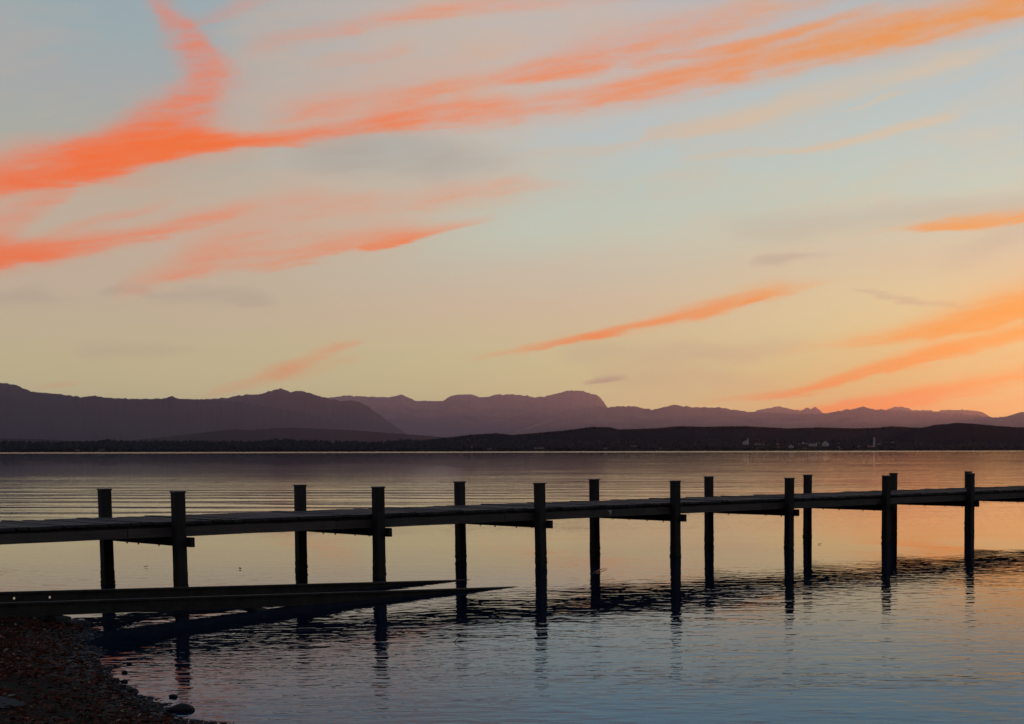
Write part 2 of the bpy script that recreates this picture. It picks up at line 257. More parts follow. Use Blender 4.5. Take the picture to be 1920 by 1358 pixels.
    thin = g.math('MULTIPLY', g.rng(f1, 0.46, 0.78, 0.0, 0.55), g.rng(el, 3.0, 9.0))
    thin = g.math('MULTIPLY', thin, g.rng(el, 55.0, 25.0))
    col = g.mix(g.math('MULTIPLY', thin, 0.8), base, beige)
    col = g.mix(g.math('MULTIPLY', dens['b'], g.rng(g.math('MULTIPLY_ADD', tex, 0.6, 0.4), 0.55, 1.35, 0.25, 1.15), clamp=True), col, beige)
    col = g.mix(g.math('MULTIPLY', dens['g'], g.math('MULTIPLY', tex, 0.9), clamp=True), col, g.mix(g.rng(el, 3.0, 9.0), lin((176, 154, 134)), lin((158, 156, 150))))
    col = g.mix(g.math('MULTIPLY', dens['m'], g.math('MULTIPLY', tex, 1.0), clamp=True), col, lin((150, 128, 120)))
    # filaments eat into the edges of the orange streaks and comb their bodies
    nz = g.math('MULTIPLY_ADD', f1, 0.42, g.math('MULTIPLY_ADD', f2, 0.46, g.math('MULTIPLY', f3, 0.34)))
    nz = g.math('SUBTRACT', nz, 0.61)
    do = dens['o']
    eat = g.math('MULTIPLY', g.math('MULTIPLY', do, 3.0, clamp=True), g.math('MULTIPLY', nz, 1.5))
    core = g.math('ADD', g.math('POWER', g.math('MAXIMUM', do, 0.0), 2.0), eat)
    core = g.rng(core, 0.0, 0.95, 0.0, 1.0, 'SMOOTHSTEP')
    soft = g.math('MULTIPLY', do, g.math('MULTIPLY_ADD', tex, 0.66, 0.22))
    oa = g.math('MULTIPLY_ADD', core, 0.50, g.math('MULTIPLY', soft, 0.54), clamp=True)
    col = g.mix(oa, col, warm)
    # fibres drift on over the part of the sky that lies above and beside the streaks
    wide = g.math('MULTIPLY', g.rng(f1, 0.52, 0.74), g.math('MULTIPLY', g.rng(el, 17.0, 24.0), g.rng(el, 60.0, 30.0)))
    col = g.mix(g.math('MULTIPLY', wide, 0.16), col, warm)
    dusk = g.n('ShaderNodeBackground')
    g.put(dusk.inputs[0], col)
    dusk.inputs[1].default_value = 1.05
    nis = g.n('ShaderNodeTexSky', sky_type='NISHITA')
    nis.sun_disc = False
    nis.sun_elevation = radians(SUN_EL)
    nis.sun_rotation = radians(SUN_AZ)
    nis.air_density = 1.0
    nis.dust_density = 1.0
    nb = g.n('ShaderNodeBackground')
    g.put(nb.inputs[0], nis.outputs[0])
    nb.inputs[1].default_value = 0.012
    add = g.n('ShaderNodeAddShader')
    g.put(add.inputs[0], dusk.outputs[0]); g.put(add.inputs[1], nb.outputs[0])
    out = g.n('ShaderNodeOutputWorld')
    g.put(out.inputs[0], add.outputs[0])
    w.cycles.sampling_method = 'MANUAL'
    w.cycles.sample_map_resolution = 512
build_world()

sun = bpy.data.lights.new('sun', 'SUN')
sun.energy = 1.15
sun.angle = radians(0.5)
sun.color = (1.0, 0.27, 0.07)
suno = bpy.data.objects.new('sun', sun)
C.objects.link(suno)
sd = Vector((sin(radians(SUN_AZ)) * cos(radians(SUN_EL)), cos(radians(SUN_AZ)) * cos(radians(SUN_EL)), sin(radians(SUN_EL))))
suno.rotation_euler = (-sd).to_track_quat('-Z', 'Y').to_euler()
suno.location = (20, 60, 30)
PROFILES = {
 'west': [(-48.042, 1.542), (-46.152, 2.077), (-44.678, 1.901), (-42.551, 2.346), (-40.885, 2.132), (-38.735, 2.505), (-36.612, 2.188), (-34.877, 2.527), (-33.225, 2.473), (-31.084, 2.014), (-29.114, 2.364), (-27.878, 2.213), (-27.243, 2.295), (-27.020, 2.281), (-26.766, 2.233), (-26.291, 2.008), (-25.642, 1.964), (-25.184, 1.916), (-24.823, 1.848), (-24.355, 1.909), (-23.989, 1.840), (-23.314, 1.812), (-22.460, 1.821), (-22.149, 1.843), (-21.904, 1.920), (-21.664, 1.830), (-20.895, 1.819), (-20.013, 1.771), (-19.301, 1.683), (-18.584, 1.556), (-17.678, 1.410), (-16.948, 1.222), (-16.213, 0.956), (-15.474, 0.648), (-14.729, 0.299), (-13.977, 0.005)],
 'south': [(-24.349, 1.032), (-22.987, 1.373), (-21.773, 1.680), (-20.895, 1.819), (-20.046, 1.884), (-19.651, 1.982), (-18.897, 2.028), (-18.751, 2.105), (-18.569, 2.164), (-18.314, 2.223), (-18.133, 2.187), (-17.935, 2.113), (-17.733, 2.153), (-17.478, 2.137), (-17.186, 2.044), (-16.894, 1.951), (-16.563, 1.877), (-16.195, 1.803), (-15.785, 1.825), (-15.525, 1.750), (-15.266, 1.597), (-14.859, 1.308), (-14.432, 0.980), (-13.965, 0.650), (-13.212, 0.141), (-12.447, 0.002)],
 'centre': [(-20.210, 1.055), (-18.406, 1.444), (-16.933, 1.874), (-16.562, 1.934), (-16.004, 1.997), (-15.258, 1.964), (-14.507, 1.950), (-14.127, 2.030), (-13.994, 2.031), (-13.788, 1.916), (-13.524, 1.820), (-12.606, 1.825), (-12.373, 1.983), (-12.103, 2.062), (-11.544, 2.065), (-11.255, 1.969), (-10.964, 1.990), (-10.671, 2.070), (-9.892, 2.074), (-9.638, 2.015), (-9.540, 2.055), (-9.384, 1.977), (-8.913, 1.998), (-8.518, 2.099), (-8.123, 2.199), (-7.886, 2.239), (-7.451, 2.221), (-7.274, 2.123), (-6.977, 2.084), (-6.819, 1.965), (-6.663, 1.747), (-6.467, 1.488), (-6.053, 0.990), (-5.559, 0.490), (-4.763, -0.012)],
 'east': [(-10.699, 0.296), (-10.108, 0.651), (-9.320, 0.949), (-8.530, 1.207), (-8.014, 1.407), (-7.637, 1.487), (-7.398, 1.626), (-7.141, 1.587), (-6.842, 1.667), (-6.545, 1.588), (-6.246, 1.648), (-5.549, 1.648), (-5.230, 1.569), (-4.850, 1.529), (-4.450, 1.609), (-4.108, 1.709), (-3.848, 1.669), (-3.347, 1.609), (-2.342, 1.609), (-1.900, 1.528), (-1.336, 1.447), (-0.531, 1.406), (0.477, 1.344), (1.282, 1.342), (1.806, 1.401), (2.289, 1.500), (2.691, 1.539), (3.053, 1.617), (3.495, 1.516), (4.096, 1.474), (4.497, 1.492), (5.098, 1.410), (5.896, 1.387), (6.693, 1.323), (7.487, 1.260), (7.884, 1.198), (8.377, 1.216), (8.770, 1.333), (9.261, 1.449), (10.821, 1.635), (12.563, 1.387), (15.403, 1.635), (18.177, 1.377), (21.734, 1.433), (25.112, 1.807), (27.544, 1.587), (30.606, 1.913), (34.203, 1.532), (38.118, 1.858), (40.553, 1.211)],
 'back': [(-1.741, 1.087), (-1.216, 1.387), (-0.833, 1.527), (-0.450, 1.586), (-0.168, 1.646), (0.175, 1.585), (0.517, 1.504), (0.678, 1.484), (0.920, 1.584), (1.121, 1.563), (1.262, 1.623), (1.524, 1.402), (1.887, 1.321), (2.691, 1.358), (3.655, 1.515), (3.936, 1.514), (4.216, 1.593), (4.497, 1.632), (4.737, 1.551), (5.057, 1.470), (5.397, 1.488), (5.896, 1.426), (5.976, 1.486), (7.089, 1.480), (7.526, 1.399), (7.884, 1.198), (8.240, 1.177), (9.262, 1.290), (11.212, 1.436), (14.469, 1.314), (19.977, 1.321)],
 'hills': [(-16.233, 0.068), (-15.108, 0.182), (-13.971, 0.298), (-13.207, 0.376), (-12.246, 0.474), (-11.665, 0.553), (-10.694, 0.612), (-10.109, 0.552), (-9.325, 0.612), (-8.734, 0.671), (-8.141, 0.711), (-7.447, 0.810), (-7.149, 0.850), (-6.454, 0.830), (-6.155, 0.750), (-5.357, 0.770), (-4.556, 0.809), (-3.954, 0.869), (-2.949, 0.848), (-1.742, 0.866), (-1.339, 0.866), (-0.532, 0.824), (0.274, 0.782), (1.484, 0.820), (2.692, 0.777), (3.496, 0.795), (4.139, 0.853), (4.500, 0.832), (5.101, 0.790), (5.900, 0.808), (7.690, 0.742), (10.636, 0.848), (14.478, 0.731), (19.990, 0.793), (26.768, 0.919), (32.837, 0.650), (40.578, 0.677)],
 'foothills': [(-48.091, 0.671), (-44.237, 0.536), (-39.782, 0.779), (-36.029, 0.616), (-31.872, 0.603), (-28.874, 0.562), (-27.308, 0.442), (-26.021, 0.408), (-24.872, 0.337), (-23.188, 0.374), (-21.806, 0.543), (-20.574, 0.696), (-19.862, 0.773), (-19.326, 0.737), (-18.784, 0.795), (-17.966, 0.836), (-17.142, 0.799), (-16.218, 0.763), (-15.285, 0.706), (-14.344, 0.630), (-13.204, 0.552), (-12.246, 0.454), (-11.280, 0.415), (-10.113, 0.295), (-8.544, 0.094)],
 'head': [(2.693, 0.014), (3.498, 0.233), (4.300, 0.512), (5.001, 0.751), (5.500, 0.869), (5.739, 0.928), (6.198, 0.966), (6.596, 1.005), (7.291, 0.962), (7.886, 0.900), (8.677, 0.837), (9.267, 0.815), (11.606, 0.883), (16.352, 0.721), (19.994, 0.604)],
}

# ------------------------------------------------------------------ helpers
def tag(o, label=None, cat=None, group=None, kind=None):
    for k, v in (('label', label), ('category', cat), ('group', group), ('kind', kind)):
        if v:
            o[k] = v
    return o

def empty(name, loc, label, cat, group=None, rz=0.0):
    o = bpy.data.objects.new(name, None)
    o.empty_display_size = 0.1
    C.objects.link(o)
    o.location = loc
    o.rotation_euler = (0, 0, rz)
    return tag(o, label, cat, group)

def mesh(name, verts, faces, mat, smooth=False):
    me = bpy.data.meshes.new(name)
    me.from_pydata([tuple(v) for v in verts], [], faces)
    me.materials.append(mat)
    if smooth:
        me.polygons.foreach_set('use_smooth', [True] * len(me.polygons))
    me.update()
    return me

def link(name, me, parent=None, loc=(0, 0, 0), rot=(0, 0, 0), scale=(1, 1, 1)):
    o = bpy.data.objects.new(name, me)
    C.objects.link(o)
    o.location = loc
    o.rotation_euler = rot
    o.scale = scale
    if parent:
        o.parent = parent
    return o

def box_vf(x0, x1, y0, y1, z0, z1):
    v = [(x0, y0, z0), (x1, y0, z0), (x1, y1, z0), (x0, y1, z0), (x0, y0, z1), (x1, y0, z1), (x1, y1, z1), (x0, y1, z1)]
    f = [(0, 3, 2, 1), (4, 5, 6, 7), (0, 1, 5, 4), (1, 2, 6, 5), (2, 3, 7, 6), (3, 0, 4, 7)]
    return v, f

def bevel_box(name, x0, x1, y0, y1, z0, z1, mat, bev=0.006, seg=1, cuts=0, jit=0.0, seed=0):
    """a sawn timber: bevelled box, cut along its longest side and slightly out of true"""
    bm = bmesh.new()
    v, f = box_vf(x0, x1, y0, y1, z0, z1)
    vs = [bm.verts.new(p) for p in v]
    for q in f:
        bm.faces.new([vs[i] for i in q])
    if bev:
        bmesh.ops.bevel(bm, geom=bm.edges[:], offset=bev, segments=seg, profile=0.6, affect='EDGES')
    if cuts:
        ext = (x1 - x0, y1 - y0, z1 - z0)
        ax = ext.index(max(ext))
        lo = (x0, y0, z0)[ax]
        for k in range(1, cuts + 1):
            co = Vector((0, 0, 0)); co[ax] = lo + ext[ax] * k / (cuts + 1)
            no = Vector((0, 0, 0)); no[ax] = 1
            bmesh.ops.bisect_plane(bm, geom=bm.verts[:] + bm.edges[:] + bm.faces[:], plane_co=co, plane_no=no)
        for p in bm.verts:
            n = noise.noise_vector(Vector((p.co.x * 1.7 + seed * 3.1, p.co.y * 1.7 + seed, p.co.z * 1.7)))
            d = n * jit
            d[ax] *= 0.3
            p.co += d
    me = bpy.data.meshes.new(name)
    bm.to_mesh(me)
    bm.free()
    me.materials.append(mat)
    return me

def tube_me(name, pts, rad, mat, n=6):
    verts, faces = [], []
    pts = [Vector(p) for p in pts]
    for i, p in enumerate(pts):
        d = (pts[min(i + 1, len(pts) - 1)] - pts[max(i - 1, 0)]).normalized()
        a = d.cross(Vector((0.13, 0.2, 1))).normalized()
        b = d.cross(a)
        r = rad[i] if isinstance(rad, (list, tuple)) else rad
        for k in range(n):
            t = 2 * pi * k / n
            verts.append(p + a * (r * cos(t)) + b * (r * sin(t)))
    for i in range(len(pts) - 1):
        for k in range(n):
            faces.append((i * n + k, i * n + (k + 1) % n, (i + 1) * n + (k + 1) % n, (i + 1) * n + k))
    faces.append(tuple(range(n))[::-1])
    faces.append(tuple(range((len(pts) - 1) * n, len(pts) * n)))
    return mesh(name, verts, faces, mat, True)

def lump_me(name, sx, sy, sz, seed, mat, sub=2, rough=0.25):
    bm = bmesh.new()
    bmesh.ops.create_icosphere(bm, subdivisions=sub, radius=1.0)
    for v in bm.verts:
        n = noise.fractal(v.co * 1.3 + Vector((seed * 7.3, seed * 1.9, seed)), 1.0, 2.0, 3)
        v.co *= 1 + rough * n
        v.co = Vector((v.co.x * sx, v.co.y * sy, v.co.z * sz))
    me = bpy.data.meshes.new(name)
    bm.to_mesh(me)
    bm.free()
    me.materials.append(mat)
    me.polygons.foreach_set('use_smooth', [True] * len(me.polygons))
    return me

# ------------------------------------------------------------------ materials
def material(name):
    m = bpy.data.materials.new(name)
    m.use_nodes = True
    m.node_tree.nodes.clear()
    g = NT(m.node_tree)
    b = g.n('ShaderNodeBsdfPrincipled')
    out = g.n('ShaderNodeOutputMaterial')
    g.put(out.inputs[0], b.outputs[0])
    return m, g, b

def wood(name, dark, light, grain_axis=0, rough=0.8, wet=False):
    m, g, b = material(name)
    tc = g.n('ShaderNodeTexCoord').outputs['Object']
    sc = [14, 14, 14]
    sc[grain_axis] = 0.9
    oi = g.n('ShaderNodeObjectInfo').outputs['Random']
    off = g.n('ShaderNodeVectorMath', operation='ADD')
    g.put(off.inputs[0], tc)
    g.put(off.inputs[1], g.xyz(g.math('MULTIPLY', oi, 13.0), g.math('MULTIPLY', oi, 7.0), g.math('MULTIPLY', oi, 3.0)))
    gr = g.noise(g.scaled(off.outputs[0], tuple(sc)), 2.2, 5, 0.65, 0.6)
    big = g.noise(off.outputs[0], 2.3, 4, 0.6)
    c = g.ramp(g.math('MULTIPLY_ADD', gr, 0.6, g.math('MULTIPLY', big, 0.4)), [(0.33, dark), (0.66, light)])
    c = g.mix(g.math('MULTIPLY', oi, 0.45), c, tuple(x * 0.55 for x in dark) + (1,))
    if wet:                                  # algae and mussels near the water
        geo = g.n('ShaderNodeNewGeometry')
        sp = g.n('ShaderNodeSeparateXYZ')
        g.put(sp.inputs[0], geo.outputs['Position'])
        edge = g.math('ADD', sp.outputs[2], g.math('MULTIPLY', big, 0.25))
        c = g.mix(g.rng(edge, 0.55, 0.30), c, (0.022, 0.024, 0.016, 1))
    g.put(b.inputs['Base Color'], c)
    b.inputs['Roughness'].default_value = rough
    b.inputs['Specular IOR Level'].default_value = 0.25
    bp = g.n('ShaderNodeBump')
    bp.inputs['Distance'].default_value = 0.006
    bp.inputs['Strength'].default_value = 0.7
    g.put(bp.inputs['Height'], gr)
    g.put(b.inputs['Normal'], bp.outputs[0])
    return m

def plain(name, col, rough=0.7, scale=6.0, var=0.35, metal=0.0, bump=0.0):
    m, g, b = material(name)
    tc = g.n('ShaderNodeTexCoord').outputs['Object']
    n = g.noise(tc, scale, 4, 0.6)
    c = g.ramp(n, [(0.3, tuple(x * (1 - var) for x in col)), (0.7, tuple(min(1, x * (1 + var)) for x in col))])
    g.put(b.inputs['Base Color'], c)
    b.inputs['Roughness'].default_value = rough
    b.inputs['Metallic'].default_value = metal
    b.inputs['Specular IOR Level'].default_value = 0.3
    if bump:
        bp = g.n('ShaderNodeBump')
        bp.inputs['Distance'].default_value = bump
        g.put(bp.inputs['Height'], n)
        g.put(b.inputs['Normal'], bp.outputs[0])
    return m

M = {}
M['post'] = wood('post_timber', (0.022, 0.019, 0.016), (0.055, 0.047, 0.038), 2, 0.8, True)
M['cap'] = plain('cap_metal', (0.05, 0.05, 0.055), 0.45, 20, 0.3, 0.6)
M['plank'] = wood('deck_plank', (0.030, 0.028, 0.027), (0.065, 0.059, 0.057), 1, 0.7)
M['stringer'] = wood('stringer_timber', (0.065, 0.054, 0.043), (0.13, 0.11, 0.09), 0, 0.8)
M['beam'] = wood('cross_timber', (0.020, 0.016, 0.014), (0.04, 0.032, 0.027), 1, 0.8)
M['bolt'] = plain('bolt_steel', (0.06, 0.055, 0.05), 0.5, 30, 0.3, 0.7)
M['rail'] = plain('rusted_steel', (0.030, 0.025, 0.020), 0.75, 5, 0.45, 0.0, 0.004)
M['concrete'] = plain('wet_concrete', (0.034, 0.034, 0.028), 0.7, 7, 0.4, 0.0, 0.01)
M['stone'] = plain('wet_stone', (0.020, 0.016, 0.014), 0.65, 9, 0.5, 0.0, 0.01)
M['slab'] = plain('grey_slab', (0.030, 0.027, 0.024), 0.8, 5, 0.35, 0.0, 0.01)
M['twig'] = plain('twig_bark', (0.16, 0.12, 0.08), 0.8, 14, 0.4)
M['darktwig'] = plain('wet_bark', (0.03, 0.025, 0.02), 0.6, 14, 0.4)
M['wall'] = plain('pale_plaster', (0.62, 0.58, 0.54), 0.85, 0.3, 0.12)
M['ochre'] = plain('warm_plaster', (0.50, 0.34, 0.24), 0.85, 0.3, 0.12)
M['roof'] = plain('dark_roof_tile', (0.07, 0.045, 0.038), 0.85, 0.5, 0.3)
M['pane'] = plain('dark_window', (0.02, 0.022, 0.026), 0.15, 1.0, 0.2)
M['spire'] = plain('slate_spire', (0.06, 0.065, 0.07), 0.6, 0.5, 0.3)

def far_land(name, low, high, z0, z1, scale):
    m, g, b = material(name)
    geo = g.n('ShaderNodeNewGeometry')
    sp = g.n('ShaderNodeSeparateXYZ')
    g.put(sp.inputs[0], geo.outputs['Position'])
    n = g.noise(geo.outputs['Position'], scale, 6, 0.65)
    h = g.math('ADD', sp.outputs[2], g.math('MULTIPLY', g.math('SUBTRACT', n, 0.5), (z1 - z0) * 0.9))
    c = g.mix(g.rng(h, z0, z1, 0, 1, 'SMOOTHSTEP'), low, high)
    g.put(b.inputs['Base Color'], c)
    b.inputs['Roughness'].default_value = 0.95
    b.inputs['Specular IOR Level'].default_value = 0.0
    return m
ROCK_LOW, ROCK_GLOW = (0.035, 0.050, 0.055, 1), (0.50, 0.27, 0.19, 1)  # forest below, bare rock above; red evening glow on the crests put into the colour
M['mountain_west'] = far_land('wooded_rock_glow', ROCK_LOW, (0.16, 0.105, 0.09, 1), 1250, 2550, 0.0006)  # summits reddened a little, the same glow mixed into the rock colour
M['mountain_centre'] = far_land('high_rock_glow', ROCK_LOW, ROCK_GLOW, 1250, 3700, 0.00045)
M['mountain_east'] = far_land('ridge_rock_glow', ROCK_LOW, ROCK_GLOW, 200, 1950, 0.0006)
M['forest_hill'] = far_land('forest_hill', (0.012, 0.024, 0.030, 1), (0.022, 0.036, 0.040, 1), 20, 150, 0.01)
M['meadow'] = far_land('lakeside_meadow', (0.035, 0.040, 0.024, 1), (0.05, 0.055, 0.035, 1), 2, 40, 0.02)
M['tree'] = plain('far_foliage', (0.018, 0.032, 0.034), 0.9, 0.08, 0.5)

def water_material():
    m, g, b = material('lake_water')
    geo = g.n('ShaderNodeNewGeometry')
    P = geo.outputs['Position']
    sp = g.n('ShaderNodeSeparateXYZ')
    g.put(sp.inputs[0], P)
    x, y, _ = sp.outputs
    patch = g.noise(g.scaled(P, (0.35, 1.0, 1.0)), 0.085, 3, 0.55)       # cat's paws
    patch2 = g.noise(g.scaled(P, (0.10, 1.0, 1.0)), 0.016, 4, 0.65)
    # 1: hand-wide ripples, livelier round the pier than behind it
    rp = g.noise(g.scaled(P, (0.75, 1.0, 1.0), (0, 0, radians(-6))), 3.3, 2.0, 0.45, 0.5)
    near = g.rng(y, 30.0, 42.0, 1.0, 0.06, 'SMOOTHSTEP')
    amp1 = g.math('MULTIPLY', near, g.rng(patch, 0.32, 0.66, 0.5, 1.7))
    h = g.math('MULTIPLY', g.math('MULTIPLY', rp, amp1), 0.0056)
    # 1b: a light breeze in the shallows, hand-width capillary waves in drifting bands
    cap = g.noise(g.scaled(P, (0.40, 1.0, 1.0), (0, 0, radians(-4))), 5.2, 2.5, 0.55, 0.3)
    band = g.noise(g.scaled(P, (0.16, 1.0, 1.0), (0, 0, radians(4))), 0.55, 2, 0.5)
    shal = g.math('ADD', y, g.math('MULTIPLY', x, -0.35))
    shal = g.math('MULTIPLY', g.rng(shal, 26.5, 17.0, 0, 1, 'SMOOTHSTEP'), g.rng(band, 0.34, 0.64, 0.35, 1.3))
    h = g.math('ADD', h, g.math('MULTIPLY', g.math('MULTIPLY', cap, shal), 0.0115))
    fine = g.noise(g.scaled(P, (0.5, 1.0, 1.0)), 6.5, 1.5, 0.5)
    h = g.math('ADD', h, g.math('MULTIPLY', g.math('MULTIPLY', fine, g.rng(y, 38.0, 50.0, 0, 1, 'SMOOTHSTEP')), 0.0030))
    # 2: metre-long undulation
    rp2 = g.noise(g.scaled(P, (0.45, 1.0, 1.0), (0, 0, radians(5))), 1.1, 2, 0.5, 0.3)
    h = g.math('ADD', h, g.math('MULTIPLY', g.math('MULTIPLY', rp2, g.rng(y, 26.0, 42.0, 1.0, 0.16)), 0.0062))
    # 3: slow swell
    rp3 = g.noise(g.scaled(P, (0.30, 1.0, 1.0), (0, 0, radians(8))), 0.17, 2, 0.5)
    h = g.math('ADD', h, g.math('MULTIPLY', rp3, g.rng(y, 24.0, 44.0, 0.032, 0.016)))
    # 4: long-crested wake of a boat that went by, out on the left
    ph = g.math('ADD', y, g.math('MULTIPLY', x, 0.06))
    ph = g.math('ADD', ph, g.math('MULTIPLY', g.noise(g.scaled(P, (0.6, 1.0, 1.0)), 0.055, 3, 0.55), 13.0))
    wk = g.math('SINE', g.math('MULTIPLY', ph, 1.05))
    wk = g.math('ADD', wk, g.math('MULTIPLY', g.math('SINE', g.math('MULTIPLY', ph, 1.71)), 0.5))
    env = g.math('MULTIPLY', g.rng(y, 58.0, 68.0, 0, 1, 'SMOOTHSTEP'), g.rng(y, 170.0, 100.0, 0, 1, 'SMOOTHSTEP'))
    env = g.math('MULTIPLY', env, g.rng(x, 4.0, -26.0, 0.08, 1.0, 'SMOOTHSTEP'))
    env = g.math('MULTIPLY', env, g.rng(g.noise(g.scaled(P, (0.35, 1.0, 1.0)), 0.16, 3, 0.6), 0.36, 0.66, 0.1, 1.35))
    h = g.math('ADD', h, g.math('MULTIPLY', g.math('MULTIPLY', wk, env), 0.0120))
    # 5: wider ruffle of the open lake, in long drifting patches
    rp5 = g.noise(g.scaled(P, (0.28, 1.0, 1.0)), 0.9, 2, 0.6)
    ruf = g.math('MULTIPLY', g.rng(y, 60.0, 95.0, 0, 1, 'SMOOTHSTEP'), g.rng(y, 205.0, 128.0, g.rng(g.math('DIVIDE', x, y), -0.28, 0.08, 0.07, 1.0), 1.0, 'SMOOTHSTEP'))
    patch3 = g.noise(g.scaled(P, (0.6, 1.0, 1.0)), 0.045, 4, 0.65)
    ruf = g.math('MULTIPLY', ruf, g.rng(patch2, 0.36, 0.64, 0.5, 1.5))
    ruf = g.math('MULTIPLY', ruf, g.rng(patch3, 0.36, 0.66, 0.15, 2.1))
    glint = g.noise(g.scaled(P, (0.55, 1.0, 1.0)), 0.036, 4, 0.7)
    ruf = g.math('ADD', ruf, g.math('MULTIPLY', g.rng(glint, 0.56, 0.68, 0.0, 1.1), g.rng(y, 140.0, 190.0)))
    ruf = g.math('ADD', ruf, g.rng(y, 1600.0, 2200.0, 0.0, 12.0, 'SMOOTHSTEP'))
    h = g.math('ADD', h, g.math('MULTIPLY', g.math('MULTIPLY', rp5, ruf), 0.025))
    bp = g.n('ShaderNodeBump')
    bp.inputs['Strength'].default_value = 1.0
    bp.inputs['Distance'].default_value = 1.0
    g.put(bp.inputs['Height'], h)
    g.put(b.inputs['Normal'], bp.outputs[0])
    b.inputs['Base Color'].default_value = (0.006, 0.015, 0.032, 1)
    b.inputs['Specular IOR Level'].default_value = 0.0
    b.inputs['Roughness'].default_value = 1.0
    # the mirror of the surface: Fresnel for water, full at grazing angles, the blue of higher sky painted into its colour at steeper ones
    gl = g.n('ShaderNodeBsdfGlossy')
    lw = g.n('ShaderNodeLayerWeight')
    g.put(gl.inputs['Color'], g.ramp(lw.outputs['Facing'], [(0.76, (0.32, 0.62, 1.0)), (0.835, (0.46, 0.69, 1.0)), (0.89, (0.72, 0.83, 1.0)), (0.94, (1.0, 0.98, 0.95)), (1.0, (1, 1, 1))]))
    g.put(gl.inputs['Roughness'], g.rng(y, 60.0, 3500.0, 0.012, 0.05))
    g.put(gl.inputs['Normal'], bp.outputs[0])
    fr = g.n('ShaderNodeFresnel')
    fr.inputs['IOR'].default_value = 1.333
    g.put(fr.inputs['Normal'], bp.outputs[0])
    mx = g.n('ShaderNodeMixShader')
    g.put(mx.inputs[0], fr.outputs[0]); g.put(mx.inputs[1], b.outputs[0]); g.put(mx.inputs[2], gl.outputs[0])
    out = [n for n in m.node_tree.nodes if n.type == 'OUTPUT_MATERIAL'][0]
    g.put(out.inputs[0], mx.outputs[0])
    return m
M['water'] = water_material()

# ------------------------------------------------------------------ the air
hz = bpy.data.materials.new('evening_haze')
hz.use_nodes = True
hz.node_tree.nodes.clear()
g = NT(hz.node_tree)
pv = g.n('ShaderNodeVolumePrincipled')
pv.inputs['Color'].default_value = (0.70, 0.71, 1.0, 1)
pv.inputs['Density'].default_value = 5.3e-6
pv.inputs['Anisotropy'].default_value = 0.68
g.put(g.n('ShaderNodeOutputMaterial').inputs['Volume'], pv.outputs[0])
v, f = box_vf(-72000, 72000, -1500, 125000, -5, 4250)
tag(link('haze', mesh('haze', v, f, hz)), 'thin violet evening haze over the lake and mountains', 'haze', None, 'stuff')

# ------------------------------------------------------------------ far land
def prof(P, az):
    if az <= P[0][0]: return P[0][1]
    for (a, e), (a2, e2) in zip(P, P[1:]):
        if az <= a2:
            return e + (e2 - e) * (az - a) / (a2 - a)
    return P[-1][1]

def ridge(name, key, D, depth, mat, label, step=0.03, rough=1.0, rows=9):
    """a range: foot in front, flanks with gullies, crest line, back slope"""
    P = PROFILES[key]
    a0, a1 = P[0][0], P[-1][0]
    n = int((a1 - a0) / step)
    verts, faces = [], []
    for i in range(n + 1):
        az = a0 + (a1 - a0) * i / n
        el = prof(P, az) + rough * 0.034 * noise.fractal(Vector((az * 6.0, D * 0.01, 0)), 0.7, 2.1, 5)
        top = max(EYE + D * tan(radians(el)), 1.0)
        for r in range(rows + 3):
            if r <= rows:
                t = r / rows
                dist = D - depth * (1 - t) ** 1.0
                z = top * t ** 1.25
                if 0 < r < rows:
                    q = Vector((az * 1.2, t * 2.0, D * 0.003))
                    z += top * 0.06 * rough * noise.fractal(q, 1.0, 2.1, 4) * sin(pi * t)
                    lim = EYE + dist * tan(radians(el)) - 2
                    z = min(z, lim * 0.985)
                z = max(z, -1.0) if r else -2.0
            else:
                dist = D + depth * 0.45 * (r - rows)
                z = top * (0.55 if r == rows + 1 else 0.0)
            verts.append((dist * sin(radians(az)), dist * cos(radians(az)), z))
    R = rows + 3
    for i in range(n):
        for r in range(R - 1):
            a = i * R + r
            faces.append((a, a + R, a + R + 1, a + 1))
    return tag(link(name, mesh(name, verts, faces, mat, True)), label, None, None, 'structure')

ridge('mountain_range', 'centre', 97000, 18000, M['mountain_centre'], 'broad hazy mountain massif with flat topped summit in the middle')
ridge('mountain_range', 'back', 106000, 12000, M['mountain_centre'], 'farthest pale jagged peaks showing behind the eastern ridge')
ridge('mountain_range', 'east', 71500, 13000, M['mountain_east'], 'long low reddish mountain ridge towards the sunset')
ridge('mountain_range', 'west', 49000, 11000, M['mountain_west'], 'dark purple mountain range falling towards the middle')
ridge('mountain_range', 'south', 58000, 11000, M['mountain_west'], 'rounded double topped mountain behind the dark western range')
ridge('hills', 'foothills', 25000, 4500, M['forest_hill'], 'hazy blue foothills under the western mountains', 0.05, 0.5, 6)
ridge('hills', 'hills', 6300, 900, M['forest_hill'], 'low dark wooded hills beyond the far shore', 0.05, 0.5, 6)

